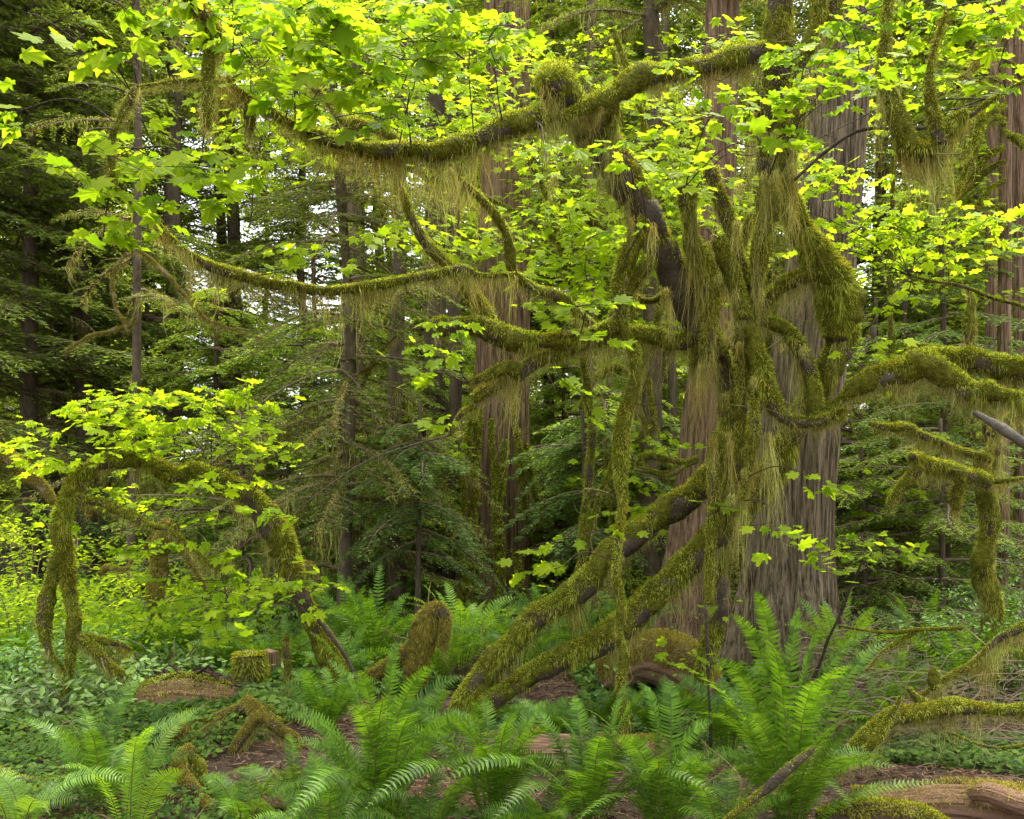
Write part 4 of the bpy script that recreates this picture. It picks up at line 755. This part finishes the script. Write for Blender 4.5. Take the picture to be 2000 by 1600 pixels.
shr = [(30, 8.6, 1.2, 1.1, 1500, 'bright layered shrub at the left edge beyond the arch foot', .08, 'leaf'), (190, 8.8, 1.2, .95, 1300, 'bright layered shrub behind the arched maple foot', .08, 'leaf'), (110, 8.0, .9, .7, 900, 'low bright shrub left of the hanging arch stem', .07, 'leaf3'),
 (60, 11, 1.6, 1.5, 1800, 'tall pale green shrub in the left background', .08, 'lit_leaf'), (290, 10.5, 1.4, 1.0, 1500, 'pale green shrub seen through the maple arch', .08, 'lit_leaf'), (420, 9.8, 1.2, .8, 1300, 'small leaved shrub right of the maple arch opening', .05, 'leaf3'), (330, 8.0, .9, .45, 1000, 'low fine leaved huckleberry before the mossy logs', .045, 'clover'),
 (450, 12.5, 1.6, 1.4, 1500, 'dim fine shrub in the shade right of the arch', .05, 'leaf3'), (570, 11.5, 1.2, 1.0, 1200, 'fine leaved shrub behind the leaning arch stem', .05, 'leaf3'), (620, 9.2, .8, .5, 900, 'low green shrub right of the leaning arch stem', .05, 'clover'), (720, 12.8, 1.3, .9, 1200, 'pale fine shrub between trunks left of centre', .05, 'leaf3'),
 (1100, 10.5, 1.2, .7, 1100, 'fine green shrub behind the lower leaning stem', .05, 'leaf3'), (1240, 10.8, 1.2, .9, 1200, 'lit coloured fine shrub between leaning stem and reddish cedar', .05, 'lit_leaf'), (1700, 9.8, 1.0, .75, 900, 'green shrub right of the massive cedar foot', .07, 'leaf3'), (1800, 10.8, 1.3, .8, 1200, 'fine green shrub behind the right hand ferns', .05, 'leaf3'),
 (1950, 9.0, 1.0, 1.05, 1200, 'bluish green fine shrub at the right edge', .05, 'leaf3'), (2020, 7.8, .9, 1.0, 900, 'dark fine shrub just inside the right edge', .045, 'leaf3'), (1890, 12, 1.5, 1.2, 1500, 'dim shrub behind the mossy snag', .06, 'leaf3'), (250, 7.1, .6, .35, 500, 'dark oval leaved salal clump left of the rotten log', .085, 'cedarleaf'), (120, 7.0, .7, .4, 500, 'dark oval leaved salal clump near the left ferns', .085, 'cedarleaf'),
 (20, 7.4, .8, .6, 900, 'lime green huckleberry at the left edge', .06, 'leaf3'), (500, 8.9, 1.0, .4, 1200, 'pale fine ground shrub behind the stump', .045, 'clover'), (400, 14.5, 2, 1.8, 1800, 'tall dim shrub far behind the maple arch', .07, 'leaf3'), (1150, 16, 2.2, 1.8, 1800, 'lit coloured thicket far behind the leaning stems', .08, 'lit_leaf'), (1720, 15, 2.2, 2.0, 1800, 'lit coloured thicket far behind the pale saplings', .08, 'lit_leaf'), (130, 15, 2.2, 1.8, 1800, 'dim thicket at the foot of the far left hemlocks', .08, 'leaf3'), (640, 17, 2.4, 2.2, 1800, 'lit thicket beyond the sagging hemlock', .08, 'leaf3')]
for px, D_, w_, h_, n_, lb, sz, mm_ in shr: shrub(px, D_, w_, h_, n_, lb, sz, mm_)
# low maple shoots
def shoot(px, D, label, cl, base_D=None):
    t = empty('maple_shoot', PG(px, D), label, 'sapling', 'low maple shoots')
    c0 = cl[0]; branch(t, 'stem', [(px, HY+CAMH/D*F-5, 3), ((px+c0[0])/2, (HY+CAMH/D*F+c0[1])/2, 3), (c0[0], c0[1], 2)], D, c0[4], 0)
    for c in cl: LC(t, *c)
shoot(1560, 7.4, 'low maple shoot with flat leaves before the massive cedar', [(1690, 1085, 110, 34, 6.6, 1.0, .3, .12, 'leaf', .3), (1580, 1110, 60, 14, 6.6, .8, .2, .12, 'leaf', .3), (1620, 1060, 60, 20, 6.7, .8, .2, .12, 'leaf', .3)])
shoot(1390, 6.2, 'tiny maple shoot with few leaves beside the dark vertical stem', [(1380, 1190, 40, 20, 6.0, .6, .2, .09, 'leaf', .3), (1330, 1260, 50, 30, 5.8, .5, .2, .09, 'leaf', .3)])

# ------------------------------------------------------------------ logs, stumps and roots
def log(name, label, pts, D0, D1, m='redwood', moss=0, mossm='moss_y', group=None, cat='log', lump=.25, endcap=True):
    p, r = path(pts, D0, D1, .04); t = empty(name, p[0]*[1, 1, 1], label, cat, group)
    mb = MB(); 
    def ridge(rx, p_, a):
        s_ = np.arange(len(p_))[:, None]*.04+0*a[None]; aa = a[None]+0*s_
        return rx*(1+.14*(np.abs(noise(np.stack([np.cos(aa)*7, np.sin(aa)*7, s_*1.2], -1), 5)-.5)*2-.4)+lump*(noise(np.stack([np.cos(aa)*1.5, np.sin(aa)*1.5, s_*2.5], -1), 6)-.5))
    tube(mb, p, r, 60, ridge=ridge); mb.build('wood', M[m], t, False)
    if moss:
        mm = MB(); fur(mm, p, r*1.0, 30000*moss, .024, .0032, under=.0, cover=.45 if moss < 1 else .15)
        mm.build('moss', M[mossm], t, False)
    return t
def gpt(px, D, dz): q = PG(px, D, dz); return (px, HY-(q[2]-CAMH)/D*F)
log('fallen_log', 'pale topped mossy log lying left of the hooked mossy stump', [(600, 1325, 30), (700, 1330, 33), (790, 1325, 30), (870, 1345, 28)], 8.3, 8.2, 'barkg', 1.1)
log('fallen_log', 'cut reddish log lying behind the centre ferns', [(925, 1485, 36), (1000, 1480, 40), (1100, 1478, 42), (1200, 1485, 36), (1300, 1475, 30)], 5.7, 5.9, 'redwood', .25)
log('fallen_log', 'weathered brown split log lying in the bottom right corner', [(1660, 1560, 18), (1740, 1575, 30), (1850, 1572, 38), (1960, 1588, 44), (2080, 1600, 46)], 5.0, 4.8, 'redwood', .3)
log('fallen_log', 'thin upper branch log above the split log in the bottom right corner', [(1895, 1550, 12), (1930, 1548, 20), (1990, 1570, 22), (2080, 1590, 22)], 4.8, 4.6, 'redwood', .2)
log('mossy_mound', 'pale moss mound in front of the split log at the bottom right', [(1600, 1610, 20), (1690, 1592, 24), (1790, 1600, 22), (1850, 1625, 18)], 4.75, 4.7, 'soil', .8, 'moss', cat='mound')
log('fallen_log', 'short black log piece lying above the split log', [(1800, 1535, 7), (1840, 1526, 9), (1890, 1532, 8)], 5.2, 5.2, 'root', 0)
log('fallen_log', 'far reddish log glimpsed right of the massive cedar', [(1640, 1425, 10), (1700, 1400, 12), (1780, 1370, 9)], 6.8, 7.5, 'redwood', .2)
log('fallen_log', 'mossy log lying under the reddish cedar behind the dangling limb', [(1180, 1330, 34), (1260, 1290, 42), (1330, 1310, 50), (1380, 1360, 40)], 7.8, 7.5, 'redwood', 1.2)
solo('broken_branch', 'broken brown branch slanting up in front of the big right fern', 'branch', P(1420, 1590, 4.3),
     [(('limb', [(1400, 1620, 6), (1460, 1570, 8), (1510, 1530, 10), (1550, 1495, 10), (1580, 1472, 8), (1592, 1460, 4)], 4.25, 4.3, .9, (.03, 1)), dict(bark='bark', cover=.3, furL=.02, core=.8))])
solo('mossy_branch', 'fallen mossy branch running from the right fern to the right edge', 'branch', P(2050, 1380, 6),
     [(('limb', [(1640, 1500, 12), (1680, 1455, 16), (1720, 1420, 18), (1790, 1398, 18), (1850, 1385, 20), (1930, 1388, 14), (2060, 1380, 13)], 5.6, 6.0, 1.1, (.3, 2.5)), dict(cover=.2)),
      (('limb', [(1772, 1345, 5), (1800, 1375, 12), (1840, 1395, 16)], 5.9, 5.9, 1, (.2, 2)), {}),
      (('limb', [(1690, 1470, 10), (1720, 1435, 12), (1752, 1385, 6), (1760, 1360, 4)], 5.5, 5.5, .8, (.1, 1)), {}),
      (('branchlet', [(1850, 1430, 3), (1920, 1456, 3), (1990, 1458, 3), (2060, 1440, 3)], 5.7, 5.4, .4, (0, 0)), {})])
solo('mossy_branch', 'moss curtained branch slanting up to the right edge', 'branch', P(2050, 1200, 6.4),
     [(('limb', [(1800, 1360, 4), (1850, 1320, 6), (1900, 1290, 8), (1960, 1245, 9), (2060, 1190, 10)], 6.4, 6.4, 1.1, (.42, 5)), dict(cover=.1)),
      (('branchlet', [(1830, 1340, 5), (1826, 1310, 12), (1822, 1345, 12)], 6.3, 6.3, 1, (.1, 2)), {})])
solo('dead_branch', 'thin brown dead branch lying above the right hand litter', 'branch', P(1700, 1225, 7.4),
     [(('limb', [(1640, 1224, 3), (1720, 1236, 4), (1790, 1232, 5), (1880, 1226, 6)], 7.4, 7.2, .3, (0, 0)), {}), (('branchlet', [(1690, 1310, 3), (1730, 1270, 4), (1790, 1235, 4)], 7.2, 7.3, .8, (.1, 2)), {})])
# dead brown twig thicket on the right
tk = empty('dead_twig_thicket', PG(1830, 7.6), 'tangled brown dead twigs over the litter at the right', 'dead brush'); mb = MB()
for k in range(650):
    x = rng.uniform(1600, 2060); D_ = rng.uniform(6.4, 8.6); a = PG(x, D_, rng.uniform(.02, .75)*(.4+.6*rng.uniform())); dv = np.array([rng.normal()*.5, rng.normal()*.3, rng.normal()*.14-.05])
    thin(mb, [a, a+dv*.5+[0, 0, .06], a+dv], .0042, .0012, 3, .08, k)
mb.build('twig', M['deadwood'], tk)['kind'] = 'stuff'
# hooked stump, stump, rotten log, arching roots
HS = solo('mossy_stump', 'hooked moss wrapped stump standing left of the leaning stems', 'stump', P(800, 1370, 7.3),
     [(('stem', [(798, 1385, 24), (812, 1335, 28), (820, 1285, 25), (828, 1240, 30), (836, 1205, 28), (852, 1192, 20), (868, 1212, 16), (868, 1265, 8)], 7.3, 7.2, 1.6, (.22, 2)), dict(mossm='moss_y', furL=.03, under=.8)),
      (('limb', [(812, 1258, 16), (785, 1285, 18), (755, 1310, 16), (715, 1335, 14), (690, 1360, 12)], 7.3, 7.4, 1.5, (.05, 1)), dict(mossm='moss_y', furL=.03))])
def stump(label, px, ytop, ybot, hw, D, m='cedar', moss=True):
    a = P(px, ybot, D); b = P(px, ytop, D); t = empty('tree_stump', a, label, 'stump'); r = hw/F*D
    p = np.linspace(a-[0, 0, .15], b, 22)
    def rg(rx, p_, an):
        z = (p_[:, 2]-a[2])[:, None]+0*an[None]; aa = an[None]+0*z
        return rx*(1+.12*np.exp(-np.clip(z, 0, 9)*5)*(1+np.sin(aa*5))+.14*(np.abs(noise(np.stack([np.cos(aa)*5, np.sin(aa)*5, z*.8], -1), px)-.5)*2-.4))
    mb = MB(); tube(mb, p, np.full(22, r)*np.linspace(1.15, .92, 22), 54, ridge=rg); mb.build('wood', M[m], t, False)
    if moss:
        mm = MB(); n = 2600; an = rng.uniform(0, 6.28, n); q = np.sqrt(rng.uniform(0, 1, n)); base = b+np.stack([np.cos(an)*q*r*.95, np.sin(an)*q*r*.95, np.full(n, .005)], -1)
        blades(mm, base, nrm(np.stack([np.cos(an)*q*.9, np.sin(an)*q*.9, np.full(n, .8)], -1)+rng.normal(size=(n, 3))*.4), rng.uniform(.02, .05, n), np.full(n, .006), .2)
        n = 4200; an = rng.uniform(0, 6.28, n); z = rng.uniform(0, 1, n); base = a+(b-a)*z[:, None]+np.stack([np.cos(an), np.sin(an), 0*an], -1)*r*1.0*(1.2-.25*z)[:, None]
        k = noise(base*6, 3) > .42-.25*z; blades(mm, base[k], nrm(np.stack([np.cos(an), np.sin(an), 0*an-.6], -1)+rng.normal(size=(n, 3))*.35)[k], rng.uniform(.02, .05, k.sum()), np.full(k.sum(), .006), .2)
        mm.build('moss', M['moss'], t, False)
    return t
stump('weathered stump with green moss cap near the rotten log', 488, 1280, 1385, 31, 7.6)
stump('small reddish stump pressed against the right of the mossy stump', 524, 1272, 1380, 21, 7.75, 'cedar_r', False)
rl = log('rotten_log', 'crumbling orange brown rotten log with grassy moss top', [(275, 1368, 26), (330, 1362, 34), (390, 1364, 36), (455, 1372, 28)], 6.9, 6.9, 'redwood', .3, 'moss')
rb = empty('root_mass', P(375, 1335, 7.05), 'black tangled root mass sitting on top of the rotten log', 'roots'); mb = MB()
for k in range(130):
    a = P(rng.uniform(310, 440), 1328+rng.uniform(-8, 12), 7.0+rng.uniform(-.1, .1)); e = a+np.array([rng.normal()*.14, rng.normal()*.08, rng.normal()*.04]); m_ = (a+e)/2+[rng.normal()*.03, -.02, rng.uniform(-.02, .07)]
    thin(mb, [a, m_, e], rng.uniform(.006, .018), .003, 5, .05, k)
mb.build('root', M['root'], rb)['kind'] = 'stuff'
rr_ = dict(mossm='moss_y', furL=.022, under=.7)
solo('mossy_root', 'long golden moss root creeping below the rotten log', 'root', P(330, 1425, 6.2),
     [(('limb', [(300, 1440, 8), (345, 1418, 13), (400, 1416, 14), (440, 1398, 12), (480, 1385, 14), (530, 1395, 14), (570, 1420, 9)], 6.2, 6.4, 1.5, (.05, .8)), rr_)])
solo('mossy_root', 'tent shaped moss covered root left of the centre ferns', 'root', P(450, 1500, 5.8),
     [(('limb', [(452, 1500, 12), (462, 1455, 14), (485, 1425, 14), (508, 1405, 14), (545, 1425, 13), (582, 1448, 13), (585, 1490, 9), (590, 1540, 7)], 5.8, 5.9, 1.5, (.18, 2)), rr_),
      (('limb', [(508, 1412, 13), (490, 1385, 14), (475, 1370, 12)], 5.9, 6.0, 1.5, (.1, 1)), rr_), (('limb', [(495, 1370, 6), (525, 1395, 8), (550, 1410, 5)], 6.0, 5.9, .5, (0, 0)), {})])
solo('mossy_root', 'curved golden moss root like a hook at the lower left', 'root', P(400, 1590, 4.9),
     [(('limb', [(375, 1455, 9), (352, 1475, 15), (352, 1510, 16), (372, 1545, 16), (400, 1568, 15), (440, 1572, 10), (470, 1570, 5)], 5.2, 4.9, 1.5, (.03, .5)), rr_),
      (('limb', [(372, 1475, 10), (392, 1500, 14), (395, 1540, 12)], 5.2, 5.2, 1.3, (.08, 2)), {}), (('limb', [(400, 1570, 13), (405, 1600, 13), (410, 1640, 12)], 4.9, 4.8, 1.5, (.05, 1)), rr_)])
solo('mossy_root', 'low brown root with thin moss running under the left fern', 'root', P(0, 1500, 5.3),
     [(('limb', [(-60, 1480, 12), (10, 1512, 11), (60, 1530, 10), (130, 1530, 7)], 5.3, 5.3, .8, (.05, 1)), dict(bark='barkg', cover=.3))])
for lb, pts, Da in [('pale bare stick crossing the litter right of the left ferns', [(365, 1450, 3), (420, 1410, 3), (440, 1395, 2)], 6.0), ('dark upturned root flare left of the curved golden root', [(300, 1500, 8), (330, 1450, 14), (370, 1425, 12)], 5.8),
     ('snapped moss tipped snag in the left background arch', [(300, 1230, 16), (305, 1140, 20), (318, 1060, 22), (330, 1025, 16)], 9.0), ('leaning golden limb in the left background', [(250, 1110, 5), (290, 1060, 7), (330, 1020, 9), (360, 1080, 6), (400, 1150, 4)], 9.2), ('golden mossy dead limb at the far left background', [(-20, 880, 14), (30, 905, 18), (80, 950, 14), (110, 990, 7)], 9.5), ('golden dead limb with swollen knob in the left background', [(195, 1120, 4), (215, 1106, 9), (240, 1112, 5), (262, 1105, 4)], 9.0), ('short golden stub right of the arched stem', [(560, 1160, 10), (600, 1105, 12), (625, 1140, 8)], 8.4)]:
    solo('mossy_snag', lb, 'dead wood', P(pts[0][0], pts[0][1], Da), [(('limb', pts, Da, Da, 1.2, (.15, 1)), dict(mossm='moss_y', bark='deadwood'))], 'golden dead limbs')
# golden bare branches among the left hemlocks
for lb, pts, Da in [('long bare golden bough sloping right across the dim hemlocks', [(250, 470, 3), (330, 540, 5), (390, 610, 5), (440, 640, 3), (520, 665, 2)], 12), ('curved pale orange bough beside the thin pole', [(252, 640, 4), (225, 600, 4), (222, 540, 5), (240, 500, 4), (255, 495, 3)], 12.2), ('horizontal golden bough crossing the thin pole', [(120, 690, 2), (180, 655, 4), (250, 640, 5), (262, 620, 4)], 12.2), ('bare golden bough above the pale young hemlock', [(680, 760, 4), (720, 720, 5), (760, 700, 5), (800, 735, 3)], 10.6), ('steep golden bough right of the sagging hemlock', [(690, 800, 3), (715, 740, 5), (740, 690, 4), (790, 640, 2)], 10.7),
     ('golden gnarled bough before the slim pale grey trunk', [(1135, 800, 6), (1145, 770, 8), (1165, 740, 7), (1200, 720, 8), (1240, 735, 5)], 9.5), ('low mossy bough left of the reddish cedar', [(1235, 900, 7), (1280, 895, 9), (1340, 905, 6)], 9.4), ('lower mossy bough curving behind the leaning stem', [(1240, 915, 5), (1300, 925, 8), (1360, 900, 8)], 9.4), ('drooping mossy bough in the dim centre gap', [(1260, 700, 6), (1240, 760, 8), (1262, 850, 6)], 9.6), ('second drooping mossy bough in the dim centre gap', [(1265, 740, 5), (1275, 790, 7), (1285, 850, 5)], 9.6)]:
    solo('bare_bough', lb, 'bough', P(pts[0][0], pts[0][1], Da), [(('limb', pts, Da, Da, 1, (.2, 1.5)), dict(mossm='moss_y' if Da > 10 else 'moss', bark='deadwood'))], 'bare golden boughs')

# ------------------------------------------------------------------ ferns
fern(1545, 4.75, 'largest sword fern standing tall before the massive cedar', 16, .85, [(1475, 1155, 4.7), (1430, 1200, 4.6), (1560, 1185, 4.9), (1395, 1285, 4.5), (1605, 1230, 4.8), (1700, 1235, 4.6), (1735, 1255, 4.8), (1760, 1335, 4.5), (1290, 1290, 4.7), (1350, 1390, 4.3), (1700, 1400, 4.2), (1660, 1300, 4.4), (1500, 1250, 4.3), (1600, 1330, 4.2), (1440, 1400, 4.1), (1840, 1530, 4.6)], dz=-.05)
fern(740, 4.7, 'broad sword fern at the bottom left of centre', 16, .8, [(605, 1235, 4.9), (640, 1290, 4.6), (700, 1310, 4.6), (775, 1255, 4.7), (850, 1300, 4.6), (560, 1400, 4.4), (905, 1320, 4.8), (820, 1390, 4.3), (880, 1440, 4.3), (680, 1380, 4.2), (755, 1360, 4.25)])
fern(200, 4.8, 'bluish sword fern with long fronds arching left', 8, .7, [(-20, 1400, 4.9), (40, 1405, 4.9), (110, 1395, 5.0), (160, 1420, 4.9), (270, 1330, 5.0), (-40, 1470, 4.6), (60, 1450, 4.7)])
fern(255, 4.5, 'yellow green sword fern at the lower left with upright fronds', 3, .6, [(300, 1420, 4.5), (390, 1385, 4.6), (270, 1440, 4.4)], m='fern_new')
fern(40, 4.5, 'yellow green sword fern cut by the bottom left corner', 6, .6, [(-20, 1510, 4.5), (150, 1560, 4.4)], m='fern_new')
fern(960, 4.8, 'sword fern in the bottom centre with drooping fronds', 14, .85, [(925, 1370, 4.8), (1010, 1400, 4.7), (860, 1400, 4.7), (1090, 1420, 4.6), (1060, 1480, 4.4), (930, 1460, 4.4)])
fern(1150, 4.7, 'sword fern right of the cut reddish log', 14, .85, [(1120, 1360, 4.9), (1230, 1330, 4.8), (1090, 1400, 4.8), (1290, 1440, 4.5), (1180, 1440, 4.4)])
fern(1290, 4.6, 'sword fern left of the largest fern', 14, .75, [(1260, 1340, 4.7), (1310, 1330, 4.7), (1390, 1410, 4.4), (1200, 1440, 4.4), (1330, 1450, 4.3)])
fern(480, 4.7, 'small sword fern between curved root and broad fern', 8, .42)
fern(580, 4.9, 'small upright sword fern left of the broad fern', 9, .5)
fern(1420, 4.45, 'low sword fern at the foot of the broken branch', 10, .5)
fern(1060, 4.45, 'low sword fern at the bottom edge in the centre', 10, .45)
fern(830, 4.45, 'low sword fern at the bottom edge left of centre', 10, .45)
fern(640, 4.4, 'low sword fern at the bottom edge right of the curved root', 9, .5)
mid = [(735, 8.2, 1.0, 'tall upright sword fern beyond the pale topped log', 'fern'), (690, 9.0, .9, 'sword fern left of the tall upright one beyond the log', 'fern'), (900, 8.3, .95, 'lime green sword fern behind the hooked stump', 'fern_new'), (960, 8.7, .65, 'lime green sword fern beyond the upper leaning stem', 'fern_new'), (860, 7.9, .7, 'small lime sword fern right of the hooked stump', 'fern_new'), (1010, 7.7, .8, 'sword fern under the upper leaning stem', 'fern'),
       (1060, 9.4, .7, 'sword fern at the foot of the straight cedar', 'fern'), (1130, 8.6, .9, 'sword fern seen between the two leaning stems', 'fern'), (1230, 9.0, .9, 'sword fern left of the reddish cedar foot', 'fern'), (660, 7.6, .6, 'sword fern at the foot of the arched maple', 'fern'), (560, 8.0, .55, 'sword fern right of the two stumps', 'fern'), (450, 8.4, .6, 'sword fern behind the rotten log', 'fern_new'), (250, 9.0, .9, 'upright lime sword fern behind the arch foot', 'fern_new'), (190, 9.4, .9, 'lime sword fern left of the upright lime one', 'fern_new'), (60, 8.4, .9, 'sword fern at the left edge below the bright shrub', 'fern'), (330, 8.8, .8, 'sword fern seen through the maple arch', 'fern'),
       (1640, 8.2, .9, 'sword fern right of the massive cedar foot', 'fern_new'), (1880, 7.6, 1.0, 'upright sword fern at the right before the mossy snag', 'fern'), (1960, 7.8, 1.0, 'bluish sword fern near the right edge', 'fern'), (1800, 8.4, .9, 'sword fern behind the thin dead branch', 'fern'), (1700, 6.9, .7, 'low sword fern right of the largest fern', 'fern'), (1180, 6.6, .4, 'small sword fern under the lower leaning stem', 'fern'), (1060, 6.3, .38, 'small sword fern where the lower leaning stem meets the ground', 'fern'), (1290, 6.4, .5, 'sword fern before the dark vertical stem', 'fern'), (1420, 6.3, .75, 'sword fern at the right of the dark vertical stem', 'fern'), (640, 6.4, .5, 'sword fern before the arched maple foot', 'fern'), (820, 6.2, .42, 'sword fern before the hooked stump', 'fern'),
        (1750, 7.6, .6, 'low fern under the twig tangle', 'fern'), (380, 12, 1.0, 'far sword fern in the light left of the stumps', 'fern_new'), (640, 12, 1.0, 'far sword fern under the sagging hemlock', 'fern_new'), (790, 12, 1.0, 'far sword fern between the dark trunk feet', 'fern')]
for px, D_, h_, lb, mm_ in mid: fern(px, D_, lb, 20, h_, m=mm_, single=True, width=.075, spread=.85)

# ------------------------------------------------------------------ ground cover and litter
def scatter(n, Dlo, Dhi, seed, thr, xr=(-120, 2120)):
    D_ = np.sqrt(rng.uniform(Dlo**2, Dhi**2, n)); px = rng.uniform(*xr, n); X = (px-CX)/F*D_
    k = noise(np.stack([X*.9, D_*.9, X*0+seed], -1), seed) > thr+(.30 if thr < .45 and seed < 45 else -.12)*np.clip((px-900)/500, 0, 1)
    X, D_ = X[k], D_[k]; return np.stack([X, D_, ground_z(X, D_)], -1)
mb = MB(); q = scatter(110000, 4.0, 11, 31, .34); n = len(q); q[:, 2] += rng.uniform(.01, .10, n)*(.3+noise(q*2.2, 8))
leaves(mb, CLOVER, q, nrm(rng.normal(size=(n, 3))*[1, 1, .2]), nrm(np.array([0, -.2, 1.0])+rng.normal(size=(n, 3))*.3), rng.uniform(.02, .055, n)*np.clip(q[:, 1]/6, .8, 1.5))
tag(mb.build('ground_cover', M['clover'], None), 'low green carpet of small clover like leaves on the soil', 'ground cover', None, 'stuff')
mb = MB(); q = scatter(36000, 7.5, 16, 41, .32); n = len(q); q[:, 2] += rng.uniform(.02, .35, n)*(.2+noise(q*1.3, 9))
leaves(mb, OVAL, q, nrm(rng.normal(size=(n, 3))*[1, 1, .3]), nrm(np.array([0, -.3, 1.0])+rng.normal(size=(n, 3))*.4), rng.uniform(.05, .10, n))
tag(mb.build('low_undergrowth', M['leaf3'], None), 'pale green undergrowth covering the ground farther back', 'undergrowth', None, 'stuff')
mb = MB(); q = scatter(60000, 3.8, 10, 51, .36); n = len(q); q[:, 2] += rng.uniform(0, .02, n)
blades(mb, q, nrm(rng.normal(size=(n, 3))*[1, 1, .18]), rng.uniform(.02, .09, n), rng.uniform(.004, .012, n), 0)
tag(mb.build('leaf_litter', M['litter'], None), 'brown needles and bark crumbs strewn over the soil', 'litter', None, 'stuff')
mb = MB(); q = scatter(900, 3.8, 10, 61, .3)
for k, a in enumerate(q):
    dv = rng.normal(size=3)*[.22, .22, .03]; a = a+[0, 0, .015]; e = a+dv; e[2] = G(e[0], e[1])+.03; thin(mb, [a, (a+e)/2+[0, 0, .02], e], .004, .002, 3, .04, k)
tag(mb.build('fallen_twigs', M['deadwood'], None), 'thin dead twigs lying scattered over the litter', 'twigs', None, 'stuff')
for o in bpy.data.objects:
    for k in ('_w', '_p'):
        if k in o: del o[k]
bpy.context.view_layer.update()
